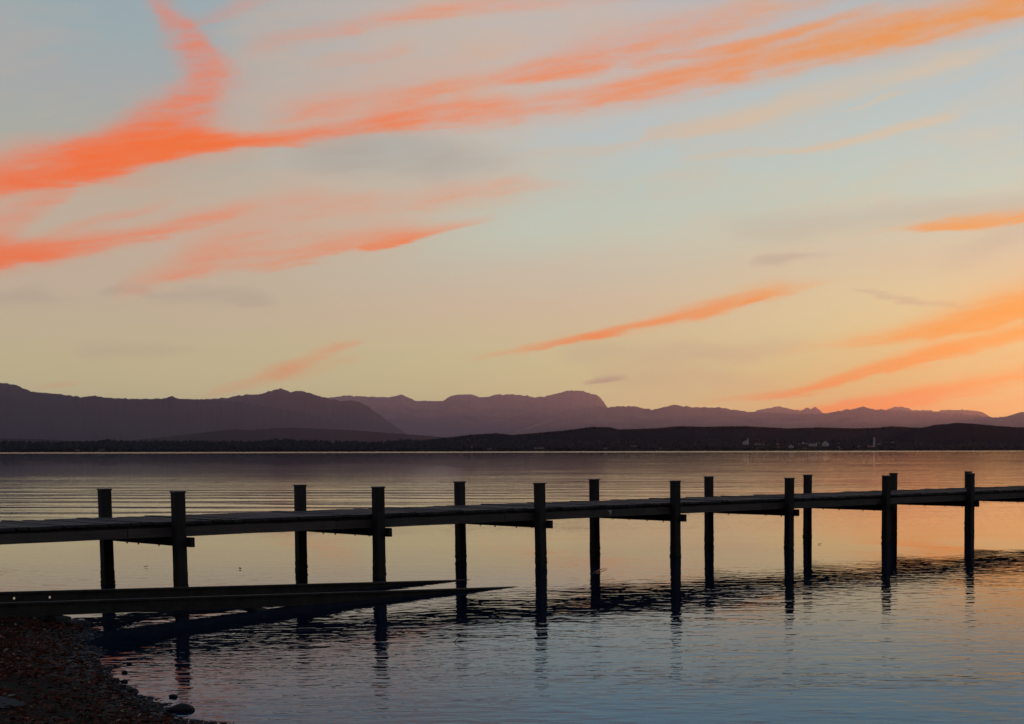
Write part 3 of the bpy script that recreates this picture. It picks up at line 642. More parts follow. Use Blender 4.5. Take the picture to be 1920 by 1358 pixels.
SHORE = 4420.0
def shore_z(x, y):
    t = max(0.0, (y - SHORE) / 420.0)
    return 0.4 + 26 * min(t, 1.0) ** 0.9 + max(0.0, t - 1) * 3.0 + 3.0 * noise.noise(Vector((x * 0.004, y * 0.004, 2)))
verts, faces = [], []
nx = 160
ys = [SHORE, SHORE + 15, SHORE + 40, SHORE + 90, SHORE + 170, SHORE + 260, SHORE + 340, SHORE + 430, SHORE + 700, SHORE + 1600, 12000, 122000]
for i in range(nx + 1):
    x = -9000 + 18000 * i / nx
    for j, y in enumerate(ys):
        z = -0.6 if j == 0 else min(shore_z(x, y), 34.0)
        verts.append((x * (1 if y < 7000 else y / 7600), y, z))
for i in range(nx):
    for j in range(len(ys) - 1):
        a = i * len(ys) + j
        faces.append((a, a + len(ys), a + len(ys) + 1, a + 1))
tag(link('far_shore', mesh('far_shore', verts, faces, M['meadow'])), 'flat dark far shore of the lake', None, None, 'structure')
ridge('headland', 'head', 4950, 480, M['forest_hill'], 'wooded headland rising at the far end of the lake', 0.04, 0.4, 6)

# houses of the village on the far shore: azimuth, elevation of the foot, width, height (degrees)
HOUSES = [
(-1.381, 0.202, 0.243, 0.162, 'w', 'white lakeside villa with a pointed turret, westernmost of the hillside village', 1),
(-0.917, 0.182, 0.263, 0.121, 'g', 'long grey house just east of the turreted villa', 0),
(-0.695, 0.181, 0.071, 0.121, 'g', 'narrow tall grey house beside the long grey house', 0),
(-0.171, 0.2, 0.121, 0.081, 'g', 'dim little house alone in the trees, above the boathouse with the warm wall', 0),
(-0.131, 0.1, 0.121, 0.071, 'o', 'small warm plaster house just under the dim little one', 0),
(-0.958, 0.041, 0.121, 0.061, 'o', 'small warm coloured boathouse on the water under the long grey house', 0),
(0.334, 0.079, 0.182, 0.121, 'w', 'white house low on the bank with a bright gable', 0),
(0.798, 0.219, 0.101, 0.101, 'w', 'small square white house high up, west of the big white inn', 0),
(0.919, 0.218, 0.061, 0.101, 'w', 'slim white house squeezed between the square house and the big inn', 0),
(0.657, 0.199, 0.081, 0.081, 'g', 'tiny grey house left of the square white house', 0),
(1.141, 0.137, 0.283, 0.182, 'w', 'widest white inn of the village, brightest facade', 0),
(1.403, 0.217, 0.101, 0.081, 'g', 'small grey house between the wide inn and the gabled house', 0),
(1.625, 0.136, 0.223, 0.202, 'w', 'tall white gabled house facing the lake, east of the wide inn', 0),
(2.149, 0.216, 0.081, 0.081, 'g', 'little grey house high on the slope west of the church', 0),
(2.149, 0.095, 0.081, 0.071, 'w', 'little pale house directly below the high grey one', 0),
(0.838, 0.037, 0.121, 0.061, 'o', 'low warm boathouse at the water below the square white house', 0),
(2.23, 0.035, 0.101, 0.061, 'o', 'low warm boathouse nearest the church, at the water', 0),
(2.935, 0.114, 0.121, 0.081, 'g', 'grey house just west of the church nave', 0),
(4.181, 0.212, 0.162, 0.101, 'g', 'easternmost pale house of the village, towards the headland', 0),
(3.659, 0.193, 0.162, 0.081, 'g', 'house tucked right beside the church tower to the east', 0),
(-11.576, 0.099, 0.091, 0.142, 'g', 'narrow tower like house alone under the middle mountains', 0),
(-11.944, 0.08, 0.081, 0.081, 'g', 'tiny house left of the narrow tower like one', 0),
(-10.936, 0.039, 0.182, 0.061, 'o', 'low boathouse right of the narrow tower like house', 0),
(-9.136, 0.056, 0.364, 0.081, 'o', 'longest low warm coloured lakeside hall, under the flat topped summit', 0),
(-6.661, 0.051, 0.142, 0.061, 'g', 'low house on the bank midway between the long hall and the village', 0),
(-5.602, 0.129, 0.243, 0.081, 'g', 'broad grey farmhouse on the slope west of the village', 0),
(-4.622, 0.048, 0.081, 0.061, 'g', 'small hut by the water right of the broad farmhouse', 0),
(-24.215, 0.02, 0.202, 0.061, 'g', 'pale low house on the bare west bank, right one of the two', 0),
(-24.966, 0.02, 0.142, 0.061, 'g', 'pale low house on the bare west bank, left one of the two', 0),
]
M['greywall'] = plain('grey_plaster', (0.36, 0.34, 0.33), 0.85, 0.3, 0.12)
CLEAR = []
def foot(az, el):
    """walk up the bank until the line of sight meets it"""
    y = SHORE + 6
    while y < SHORE + 420:
        x = y * tan(radians(az))
        if shore_z(x, y) >= EYE + sqrt(x * x + y * y) * tan(radians(el)):
            break
        y += 4
    return x, y, shore_z(x, y)

def gable_house(az, el, wd, hd, wallm, label, turret):
    x, y, z = foot(az, el)
    k = sqrt(x * x + y * y) * pi / 180
    w, h = wd * k, hd * k
    dp = max(7.0, w * 0.7)
    wh = h * 0.58
    ang = -radians(az) + random.uniform(-0.25, 0.25)
    t = empty('house', (x, y, z), label, 'house', 'houses of the lakeside village', ang)
    gab = wd < 0.25 and wd > 0.1 and hd > 0.1          # gable towards the lake
    if gab:
        vs = [(-w/2, 0, -4), (w/2, 0, -4), (w/2, dp, -4), (-w/2, dp, -4), (-w/2, 0, wh), (w/2, 0, wh), (w/2, dp, wh), (-w/2, dp, wh), (0, 0, h - 0.3), (0, dp, h - 0.3)]
        fs = [(0, 1, 5, 8, 4), (1, 2, 6, 5), (2, 3, 7, 9, 6), (3, 0, 4, 7)]
    else:
        vs = [(-w/2, 0, -4), (w/2, 0, -4), (w/2, dp, -4), (-w/2, dp, -4), (-w/2, 0, wh), (w/2, 0, wh), (w/2, dp, wh), (-w/2, dp, wh), (-w/2, dp/2, h - 0.3), (w/2, dp/2, h - 0.3)]
        fs = [(0, 1, 5, 4), (1, 2, 6, 9, 5), (2, 3, 7, 6), (3, 0, 4, 8, 7)]
    link('wall', mesh('wall', vs, fs, wallm), t)
    o = 0.7
    rt = 0.35
    if gab:
        sl = (h - wh) / (w / 2)
        a = [(-w/2 - o, -o, wh - sl * o), (0, -o, h), (w/2 + o, -o, wh - sl * o)]
        vs = a + [(p[0], p[1], p[2] + rt) for p in a] + [(p[0], dp + o, p[2]) for p in a] + [(p[0], dp + o, p[2] + rt) for p in a]
    else:
        sl = (h - wh) / (dp / 2)
        a = [(-w/2 - o, -o, wh - sl * o), (-w/2 - o, dp/2, h), (-w/2 - o, dp + o, wh - sl * o)]
        vs = a + [(p[0], p[1], p[2] + rt) for p in a] + [(w/2 + o, p[1], p[2]) for p in a] + [(w/2 + o, p[1], p[2] + rt) for p in a]
    fs = [(0, 1, 4, 3), (1, 2, 5, 4), (6, 9, 10, 7), (7, 10, 11, 8), (0, 6, 7, 1), (1, 7, 8, 2), (3, 4, 10, 9), (4, 5, 11, 10), (0, 3, 9, 6), (2, 8, 11, 5)]
    rf = link('roof', mesh('roof', vs, fs, M['roof']), t)
    if wd > 0.11:
        v, f = box_vf(-0.4, 0.4, -0.4, 0.4, 0, 1.9)
        link('chimney', mesh('chimney', v, f, M['ochre']), rf, (w * 0.2 if not gab else w * 0.12, dp * 0.55, h - 0.6))
    nw = max(1, int(w / 4.2))
    nr = 2 if wh > 5.5 else 1
    wv, wf = box_vf(-0.6, 0.6, -0.06, 0.04, 0, 1.4)
    wme = mesh('window', wv, wf, M['pane'])
    for r in range(nr):
        for i in range(nw):
            link('window', wme, t, (-w/2 + w * (i + 0.5) / nw, 0, 1.2 + r * 3.0 if wh > 3.4 else wh * 0.25))
    if turret:
        vs, fs = [], []
        for k in range(8):
            a = 2 * pi * k / 8
            vs += [(2.2 * cos(a), 2.2 * sin(a), -4), (2.2 * cos(a), 2.2 * sin(a), h * 0.95)]
        for k in range(8):
            fs.append((2 * k, (2 * k + 2) % 16, (2 * k + 3) % 16, 2 * k + 1))
        tw = link('turret', mesh('turret', vs, fs, wallm), t, (w * 0.34, 1.0, 0))
        vs = [(2.6 * cos(2 * pi * k / 8), 2.6 * sin(2 * pi * k / 8), 0) for k in range(8)] + [(0, 0, 8.5)]
        link('spire', mesh('spire', vs, [(k, (k + 1) % 8, 8) for k in range(8)] + [tuple(range(8))[::-1]], M['wall']), tw, (0, 0, h * 0.95))
    CLEAR.append((x, y, w * 0.5 + 1))
for az, el, wd, hd, mk, label, tur in HOUSES:
    gable_house(az, el, wd, hd, {'w': M['wall'], 'g': M['greywall'], 'o': M['ochre']}[mk], label, tur)

# church: nave and slim pale tower
cx_, cy_, cz_ = foot(3.42, 0.10)
ch = empty('church', (cx_, cy_, cz_), 'village church with slim pale tower under a dark cap, above the far bank', 'church', None, -radians(3.4))
v, f = [(-17, 0, -4), (1, 0, -4), (1, 11, -4), (-17, 11, -4), (-17, 0, 6), (1, 0, 6), (1, 11, 6), (-17, 11, 6), (-17, 5.5, 11), (1, 5.5, 11)], [(0, 1, 5, 4), (1, 2, 6, 9, 5), (2, 3, 7, 6), (3, 0, 4, 8, 7)]
nave = link('nave', mesh('nave', v, f, M['ochre']), ch)
a = [(-17.6, -0.8, 5.4), (-17.6, 5.5, 11.3), (-17.6, 11.8, 5.4)]
vs = a + [(p[0], p[1], p[2] + .4) for p in a] + [(1.6, p[1], p[2]) for p in a] + [(1.6, p[1], p[2] + .4) for p in a]
fs = [(0, 1, 4, 3), (1, 2, 5, 4), (6, 9, 10, 7), (7, 10, 11, 8), (0, 6, 7, 1), (1, 7, 8, 2), (3, 4, 10, 9), (4, 5, 11, 10), (0, 3, 9, 6), (2, 8, 11, 5)]
link('roof', mesh('roof', vs, fs, M['roof']), ch)
for i in range(4):
    v, f = box_vf(-0.6, 0.6, -0.08, 0.04, 0, 3)
    link('window', mesh('window', v, f, M['pane']), nave, (-14.5 + i * 4, 0, 1.6))
v, f = box_vf(-3.0, 3.0, -3.0, 3.0, -4, 26)
tw = link('tower', mesh('tower', v, f, M['wall']), ch, (4.6, 3.0, 0))
v, f = box_vf(-2.3, 2.3, -2.3, 2.3, 26, 30)
link('belfry', mesh('belfry', v, f, M['wall']), tw)
vs = [(-2.6, -2.6, 30), (2.6, -2.6, 30), (2.6, 2.6, 30), (-2.6, 2.6, 30), (0, 0, 36.5)]
link('spire', mesh('spire', vs, [(0, 1, 4), (1, 2, 4), (2, 3, 4), (3, 0, 4), (3, 2, 1, 0)], M['spire']), tw)
v, f = box_vf(-0.7, 0.7, -0.1, 0.05, 0, 2.4)
link('window', mesh('window', v, f, M['pane']), tw, (0, -3.0, 19))
link('clock_face', mesh('clock_face', [(1.1 * cos(2 * pi * k / 14), 0, 1.1 * sin(2 * pi * k / 14)) for k in range(14)] + [(1.1 * cos(2 * pi * k / 14), .15, 1.1 * sin(2 * pi * k / 14)) for k in range(14)],
     [tuple(range(14))] + [(k, k + 14, (k + 1) % 14 + 14, (k + 1) % 14) for k in range(14)], M['spire']), tw, (0, -3.15, 23.6))
CLEAR.append((cx_ - 4, cy_, 16))

# far woods: one mass of crowns on the bank, the headland and the hill crests
def crown(verts, faces, x, y, z, w, h, conifer):
    b = len(verts)
    rings = ((0.0, 0.30), (0.28, 1.0), (0.62, 0.62)) if conifer else ((0.0, 0.45), (0.35, 1.0), (0.75, 0.8))
    n = 6
    ph = random.random() * 6
    for t, r in rings:
        for k in range(n):
            a = ph + 2 * pi * k / n
            rr = r * w * 0.5 * random.uniform(0.7, 1.2)
            verts.append((x + rr * cos(a), y + rr * sin(a), z + h * (t + random.uniform(-0.05, 0.05)) + h * 0.06))
    verts.append((x + random.uniform(-1, 1) * w * 0.1, y, z + h))
    for j in range(2):
        for k in range(n):
            faces.append((b + j * n + k, b + j * n + (k + 1) % n, b + (j + 1) * n + (k + 1) % n, b + (j + 1) * n + k))
    for k in range(n):
        faces.append((b + 2 * n + k, b + 2 * n + (k + 1) % n, b + 3 * n))
verts, faces = [], []
for _ in range(13000):
    az = random.uniform(-36, 20)
    y = SHORE + 12 + 420 * random.random() ** 1.3
    x = y * tan(radians(az))
    ok = True
    for hx, hy, hw in CLEAR:
        if y < hy + 10 and abs(x - hx * y / hy) < hw + 4 and hy - y < 260:
            ok = False
            break
    if not ok:
        continue
    vill = -2 < az < 5
    h = random.uniform(7, 14) if vill else random.uniform(9, 19) * (0.8 + 0.4 * noise.noise(Vector((az * 0.9, 0, 5))))
    crown(verts, faces, x, y, shore_z(x, y) - 1, h * random.uniform(0.55, 0.95), h, random.random() < 0.35)
PH = PROFILES['head']
for _ in range(3200):
    az = random.uniform(PH[0][0] + 0.6, PH[-1][0])
    t = random.random() ** 0.6
    D = 4950 - 480 * (1 - t)
    top = EYE + 4950 * tan(radians(prof(PH, az)))
    z = max(0, top * t ** 1.25) - 6
    h = random.uniform(8, 13)
    crown(verts, faces, D * sin(radians(az)), D * cos(radians(az)), z - h * 0.45, h * random.uniform(0.6, 0.95), h, random.random() < 0.5)
PHI = PROFILES['hills']
for _ in range(2600):
    az = random.uniform(PHI[0][0] + 1.5, 16)
    D = 6300 - random.random() * 60
    top = EYE + 6300 * tan(radians(prof(PHI, az)))
    h = random.uniform(10, 18)
    crown(verts, faces, D * sin(radians(az)), D * cos(radians(az)), top - h * 0.75, h * random.uniform(0.7, 1.1), h, random.random() < 0.5)
tag(link('far_woods', mesh('far_woods', verts, faces, M['tree'])), 'dark woods along the far shore and hills', 'woods', None, 'stuff')

# ------------------------------------------------------------------ near ground and lake
BANK = [(-60, 2), (-35, 14), (-18, 20.2), (-13.6, 22.3), (-11.6, 23.25), (-10.78, 23.04), (-9.9, 21.4), (-9.55, 20.5), (-8.78, 19.1), (-7.99, 17.7), (-7.32, 16.68), (-6.83, 15.94),
        (-6.36, 15.26), (-5.94, 14.64), (-5.45, 14.2), (-4.2, 12.4), (-1.5, 10.0), (3, 8.4), (11, 7.2), (30, 5.5), (70, 1)]
def bank_dist(x, y):
    """signed distance to the waterline, positive on land"""
    best, sg = 1e9, 1
    for (ax, ay), (bx, by) in zip(BANK, BANK[1:]):
        dx, dy = bx - ax, by - ay
        t = max(0, min(1, ((x - ax) * dx + (y - ay) * dy) / (dx * dx + dy * dy)))
        px, py = ax + t * dx - x, ay + t * dy - y
        d = px * px + py * py
        if d < best - 1e-9:
            best = d
            sg = 1 if dx * (y - ay) - dy * (x - ax) < 0 else -1
    return sg * sqrt(best)
def ground_z(x, y):
    d = bank_dist(x, y)
    n = noise.fractal(Vector((x * 0.9, y * 0.9, 4)), 1.0, 2.0, 4)
    if d > 0:
        return 0.13 * min(d, 6) + 0.03 * max(0, d - 6) * (d < 40) + 0.03 * n * min(1, d * 2 + 0.3)
    return 0.11 * max(d, -14) + 0.03 * n

def axis(a, b, fa, fb, fine, coarse):
    r, v = [], a
    while v < b:
        r.append(v)
        v += fine if fa - 1e-6 <= v < fb else coarse
    r.append(b)
    return r
gx = axis(-60, 70, -17, -3, 0.14, 1.5)
gy = axis(-40, 46, 11, 26, 0.14, 1.5)
verts = [(x, y, ground_z(x, y)) for x in gx for y in gy]
faces = []
for i in range(len(gx) - 1):
    for j in range(len(gy) - 1):
        a = i * len(gy) + j
        faces.append((a, a + len(gy), a + len(gy) + 1, a + 1))
m, g, b = material('shore_earth')
geo = g.n('ShaderNodeNewGeometry')
n1 = g.noise(geo.outputs['Position'], 2.1, 5, 0.65)
n2 = g.noise(geo.outputs['Position'], 22, 4, 0.6)
c = g.ramp(n1, [(0.32, (0.018, 0.013, 0.010)), (0.5, (0.036, 0.022, 0.015)), (0.68, (0.022, 0.022, 0.013))])
c = g.mix(g.rng(n2, 0.45, 0.65, 0, 0.7), c, (0.016, 0.013, 0.010, 1))
sp = g.n('ShaderNodeSeparateXYZ'); g.put(sp.inputs[0], geo.outputs['Position'])
c = g.mix(g.rng(sp.outputs[2], 0.10, 0.01), c, (0.018, 0.018, 0.017, 1))
g.put(b.inputs['Base Color'], c)
g.put(b.inputs['Roughness'], g.rng(sp.outputs[2], 0.02, 0.12, 0.5, 0.95))
b.inputs['Specular IOR Level'].default_value = 0.1
bp = g.n('ShaderNodeBump'); bp.inputs['Distance'].default_value = 0.03
g.put(bp.inputs['Height'], n2); g.put(b.inputs['Normal'], bp.outputs[0])
M['earth'] = m
tag(link('ground', mesh('ground', verts, faces, M['earth'], True)), 'sloping lake shore of dark earth', None, None, 'structure')

verts, faces = [], []
wx = [-15500, -3000, -600, -120, -40, 0, 40, 120, 600, 3000, 15500]
wy = [-1400, -100, 0, 12, 24, 50, 100, 300, 1200, 4450, 30000]
verts = [(x, y, 0.0) for x in wx for y in wy]
for i in range(len(wx) - 1):
    for j in range(len(wy) - 1):
        a = i * len(wy) + j
        faces.append((a, a + len(wy), a + len(wy) + 1, a + 1))
tag(link('water', mesh('water', verts, faces, M['water'])), 'calm rippled lake reflecting the evening sky', None, None, 'structure')

# ------------------------------------------------------------------ pier
PANG = 0.8426
BAY, WID = 4.2131, 2.9839
pier = empty('pier', (-11.0377, 27.5998, 0), 'long dark wooden pier on square posts, running out over the lake', 'pier', None, PANG)
HS = 0.096
def post_me(seed):
    """square pile: sharp above, crusted with algae and mussels near the water"""
    zs = [-2.2, -1.0, -0.4, -0.2]
    z = -0.12
    while z < 0.62:
        zs.append(z); z += 0.05
    zs += [0.7, 0.9, 1.2, 1.5, 1.84]
    ring = []
    e = 0.010
    per = [(-HS, -HS + e), (-HS + e, -HS), (-0.03, -HS), (0.03, -HS), (HS - e, -HS), (HS, -HS + e), (HS, -0.03), (HS, 0.03), (HS, HS - e), (HS - e, HS), (0.03, HS), (-0.03, HS), (-HS + e, HS), (-HS, HS - e), (-HS, 0.03), (-HS, -0.03)]
    verts, faces = [], []
    N = len(per)
    for z in zs:
        amt = 0.013 * max(0.0, min(1.0, (0.50 - z) / 0.5))
        for px, py in per:
            n = noise.noise(Vector((px * 22 + seed * 9, py * 22, z * 16)))
            s = 1 + amt * (0.35 + 1.6 * n) / HS + 0.006 * noise.noise(Vector((seed, z * 2, px * 3)))
            verts.append((px * s, py * s, z))
    for j in range(len(zs) - 1):
        for k in range(N):
            faces.append((j * N + k, j * N + (k + 1) % N, (j + 1) * N + (k + 1) % N, (j + 1) * N + k))
    faces.append(tuple(range((len(zs) - 1) * N, len(zs) * N)))
    return mesh('post', verts, faces, M['post'])
posts = [post_me(s) for s in range(5)]
capm = bevel_box('cap', -HS - 0.011, HS + 0.011, -HS - 0.011, HS + 0.011, 1.84, 1.868, M['cap'], 0.004)
LEAN = {(0, 'n'): (0.004, -0.004), (1, 'n'): (0.006, 0.003), (2, 'n'): (-0.012, 0.0), (4, 'n'): (0.008, 0.004), (0, 'f'): (0.0, -0.004), (1, 'f'): (0.006, 0.008), (5, 'f'): (0.008, 0.0)}
for i in range(-1, 9):
    for row, t in (('n', 0.0), ('f', WID)):
        if (i == -1) or (row == 'n' and i > 7):
            continue
        lx, ly = LEAN.get((i, row), (random.uniform(-.005, .005), random.uniform(-.005, .005)))
        po = link('post', posts[(i * 2 + (row == 'f')) % 5], pier, (i * BAY, t, random.uniform(-0.008, 0.008)), (lx, ly, random.uniform(-0.03, 0.03)))
        link('cap', capm, po)
# cross timbers bolted behind each pair of posts
bw = 0.085
beamm = bevel_box('crossbeam', 0, bw, -0.215, WID + 0.17, 0.85, 1.028, M['beam'], 0.005, 1, 5, 0.006)
boltm = bevel_box('bolt', -0.014, 0.014, -0.014, 0.014, 0.815, 0.856, M['bolt'], 0.006)
for i in range(0, 9):
    cb = link('crossbeam', beamm, pier, (i * BAY + HS + 0.004, 0, random.uniform(-0.006, 0.006)), (0, 0, random.uniform(-0.006, 0.006)))
    for q in (0.16, 0.36, 0.62, 0.80):
        link('bolt', boltm, cb, (bw / 2, WID * q + random.uniform(-.12, .12), random.uniform(-0.002, 0.018)))
# stringers under the planks, one length per bay
strm = [bevel_box('stringer', -BAY / 2 + 0.004, BAY / 2 - 0.004, 0, 0.075, 1.032, 1.205, M['stringer'], 0.005, 1, 6, 0.007, s) for s in range(4)]
nailm = bevel_box('nailing_strip', -BAY / 2 + 0.004, BAY / 2 - 0.004, 0, 0.06, 1.207, 1.250, M['beam'], 0.003)
for i in range(-2, 9):
    for t in (0.118, WID / 2 - 0.04, WID - 0.118 - 0.075):
        link('stringer', strm[(i + 2) % 4], pier, (i * BAY + BAY / 2 - 0.9, t, random.uniform(-0.003, 0.003)), (0, 0, random.uniform(-0.0012, 0.0012)))
        link('nailing_strip', nailm, pier, (i * BAY + BAY / 2 - 0.9, t + 0.02 + (0.035 if t < 0.2 else 0), 0))
# planks, laid crosswise
PW = 0.196
plm = [bevel_box('plank', -PW / 2 + 0.007, PW / 2 - 0.007, 0.105, WID - 0.105, 1.252, 1.305, M['plank'], 0.005, 1, 3, 0.006, s) for s in range(6)]
npl = int((9.2 * BAY + 8.0) / PW)
for k in range(npl):
    s = -8.0 + k * PW
    proud = 0.012 if k % 7 == 3 else 0.0
    link('plank', plm[random.randrange(6)], pier, (s, random.uniform(-0.030, 0.030), random.uniform(0, 0.011) + proud), (random.uniform(-0.0016, 0.0016), random.uniform(-0.012, 0.012), random.uniform(-0.004, 0.004)))

# gull droppings run down the near stringer
rr = random.Random(4)
v = [(0.0, 0, 0.0)]
for k in range(14):
    a = 2 * pi * k / 14
    q = 0.045 * rr.uniform(0.6, 1.3)
    v.append((q * cos(a) * 1.4, 0, q * sin(a) * 0.55 - (0.10 if k in (10, 12) else 0.0)))
v = [(x, y, z) for x, y, z in v] + [(x, 0.004, z) for x, y, z in v]
f = [(0, 1 + (k + 1) % 14, 1 + k) for k in range(14)] + [(1 + k, 1 + (k + 1) % 14, 16 + (k + 1) % 14, 16 + k) for k in range(14)]
link('gull_dropping', mesh('gull_dropping', v, f, plain('dried_white_lime', (0.42, 0.40, 0.36), 0.9, 30, 0.3)), pier, (10.62, 0.112, 1.175))

# ------------------------------------------------------------------ boat slipway: two steel rails on sleepers, running down into the water
RD = Vector((cos(PANG), sin(PANG), 0))
slip = empty('boat_slipway', (-6.32, 30.39, 0), 'old boat slipway with two long rusty rails sinking into the water beside the pier', 'slipway', None, PANG)
SL = 0.0436
def rail_me(h, holes):
    """beam from s=-16 to s=+4, its top on the line z = -SL*s, with flanges and bolt holes through the web"""
    verts, faces = [], []
    xs = [-16, -14, -12, -10.5]
    for hx in holes:
        xs += [hx - 0.03, hx + 0.03]
    xs += [-8, -6, -4, -2, 0, 2, 4]
    xs.sort()
    def quad(*p):
        b = len(verts)
        verts.extend(p)
        faces.append(tuple(range(b, b + len(p))))
    def slab(x0, x1, y0, y1, d0, d1):
        b = len(verts)
        for x in (x0, x1):
            zt = -SL * x
            verts.extend([(x, y0, zt - d1), (x, y1, zt - d1), (x, y1, zt - d0), (x, y0, zt - d0)])
        faces.extend([(b, b + 1, b + 5, b + 4), (b + 1, b + 2, b + 6, b + 5), (b + 2, b + 3, b + 7, b + 6), (b + 3, b, b + 4, b + 7), (b + 3, b + 2, b + 1, b), (b + 4, b + 5, b + 6, b + 7)])
    slab(-16, 4, -0.065, 0.065, 0.0, 0.030)              # top flange
    slab(-16, 4, -0.075, 0.075, h - 0.03, h)             # bottom flange
    hd = 0.030
    prev = -16
    for hx in sorted(holes):
        slab(prev, hx - hd, -0.016, 0.016, 0.030, h - 0.03)
        zc = 0.105
        # the web round one hole: eight pieces of a ring filling the square
        zt = -SL * hx
        P8 = [(hd, 0), (hd * .71, hd * .71), (0, hd), (-hd * .71, hd * .71), (-hd, 0), (-hd * .71, -hd * .71), (0, -hd), (hd * .71, -hd * .71)]
        sq = [(hd, 0), (hd, hd + 0.002), (0, hd + 0.002), (-hd, hd + 0.002), (-hd, 0), (-hd, -hd - 0.002), (0, -hd - 0.002), (hd, -hd - 0.002)]
        rr = 0.80
        for k in range(8):
            a, b2 = P8[k], P8[(k + 1) % 8]
            c2, d2 = sq[(k + 1) % 8], sq[k]
            for yy in (-0.016, 0.016):
                quad((hx + a[0] * rr, yy, zt - zc + a[1] * rr), (hx + b2[0] * rr, yy, zt - zc + b2[1] * rr), (hx + c2[0], yy, zt - zc + c2[1]), (hx + d2[0], yy, zt - zc + d2[1]))
            quad((hx + a[0] * rr, -0.016, zt - zc + a[1] * rr), (hx + b2[0] * rr, -0.016, zt - zc + b2[1] * rr), (hx + b2[0] * rr, 0.016, zt - zc + b2[1] * rr), (hx + a[0] * rr, 0.016, zt - zc + a[1] * rr))
        slab(hx - hd, hx + hd, -0.016, 0.016, 0.030, zc - hd)
        slab(hx - hd, hx + hd, -0.016, 0.016, zc + hd, h - 0.03)
        prev = hx + hd
    slab(prev, 4, -0.016, 0.016, 0.030, h - 0.03)
    return mesh('rail', verts, faces, M['rail'])
link('rail', rail_me(0.20, [-8.80, -8.25]), slip)
off = Vector((-5.08 + 6.32, 28.81 - 30.39, 0))
loc2 = Matrix.Rotation(-PANG, 3, 'Z') @ off
r2 = link('rail', rail_me(0.205, [-13.2]), slip, loc2)
gauge = loc2.y
sleep = bevel_box('sleeper', -0.11, 0.11, gauge - 0.30, 0.30, -0.32, -0.22, M['concrete'], 0.012, 1, 3, 0.012)
for s in (-12.6, -10.8, -8.95, -5.75, -3.6, -1.5, 0.6):
    link('sleeper', sleep, slip, (s, 0, -SL * s), (0, SL, random.uniform(-0.02, 0.02)))
footm = bevel_box('footing', -0.22, 0.22, -0.2, 0.2, -0.95, -0.325, M['concrete'], 0.03, 1, 2, 0.03)
for s in (-8.95, -5.75, -3.6):
    for yy in (gauge, 0.0):
        link('footing', footm, slip, (s, yy, -SL * s), (0, 0, random.uniform(-0.2, 0.2)), (1.9 if s < -8 else 1.0, 1, 1))

# ------------------------------------------------------------------ shore: leaves, pebbles, stones, twigs
m, g, b = material('fallen_leaf')
at = g.n('ShaderNodeAttribute', attribute_name='tint')
c = g.ramp(at.outputs['Fac'], [(0.0, (0.012, 0.009, 0.007)), (0.22, (0.085, 0.024, 0.015)), (0.45, (0.20, 0.042, 0.022)), (0.62, (0.14, 0.055, 0.025)), (0.76, (0.040, 0.038, 0.017)), (0.93, (0.22, 0.12, 0.045)), (1.0, (0.40, 0.30, 0.22))])
g.put(b.inputs['Base Color'], c)
b.inputs['Roughness'].default_value = 0.7
b.inputs['Specular IOR Level'].default_value = 0.15
M['leaf'] = m
verts, faces, tint = [], [], []
def add_leaf(x, y, z, L, tn):
    a = random.uniform(0, 2 * pi)
    R = Matrix.Rotation(a, 3, 'Z') @ Matrix.Rotation(random.gauss(0, 0.35), 3, 'X') @ Matrix.Rotation(random.gauss(0, 0.3), 3, 'Y')
    w = L * random.uniform(0.3, 0.45)
    cu = L * random.uniform(0.05, 0.25)
    pts = [(-L * .5, 0, 0.0), (-L * .15, w * .55, cu), (L * .2, w * .5, cu * .9), (L * .5, 0, 0.1 * cu), (L * .2, -w * .5, cu * .9), (-L * .15, -w * .55, cu), (0, 0, 0.0)]
    b = len(verts)
    for p in pts:
        q = R @ Vector(p)
        verts.append((x + q.x, y + q.y, z + q.z + L * 0.12))
        tint.append(tn)
    for k in range(6):
        faces.append((b + 6, b + k, b + (k + 1) % 6))
cnt = 0
while cnt < 14000:
    x = random.uniform(-14, -4.5); y = random.uniform(11.5, 23.5)
    d = bank_dist(x, y)
    if d < 0.03 or d > 5:
        continue
    pn = noise.noise(Vector((x * 0.8, y * 0.8, 1)))
    if random.random() > 0.25 + 0.8 * min(1, d / 0.6) * (0.6 + pn):
        continue
    tn = random.random() * 0.93
    if random.random() < 0.5:
        tn = min(0.93, max(0, 0.42 + 0.5 * noise.noise(Vector((x * 1.3, y * 1.3, 8))) + random.gauss(0, 0.1)))
    if random.random() < 0.02:
        tn = 1.0
    add_leaf(x, y, ground_z(x, y) + random.uniform(0, 0.02), random.uniform(0.04, 0.095), tn)
    cnt += 1
me = mesh('fallen_leaves', verts, faces, M['leaf'])
at_ = me.attributes.new('tint', 'FLOAT', 'POINT')
at_.data.foreach_set('value', tint)
tag(link('fallen_leaves', me), 'carpet of red brown fallen leaves on the dark shore', 'leaves', None, 'stuff')

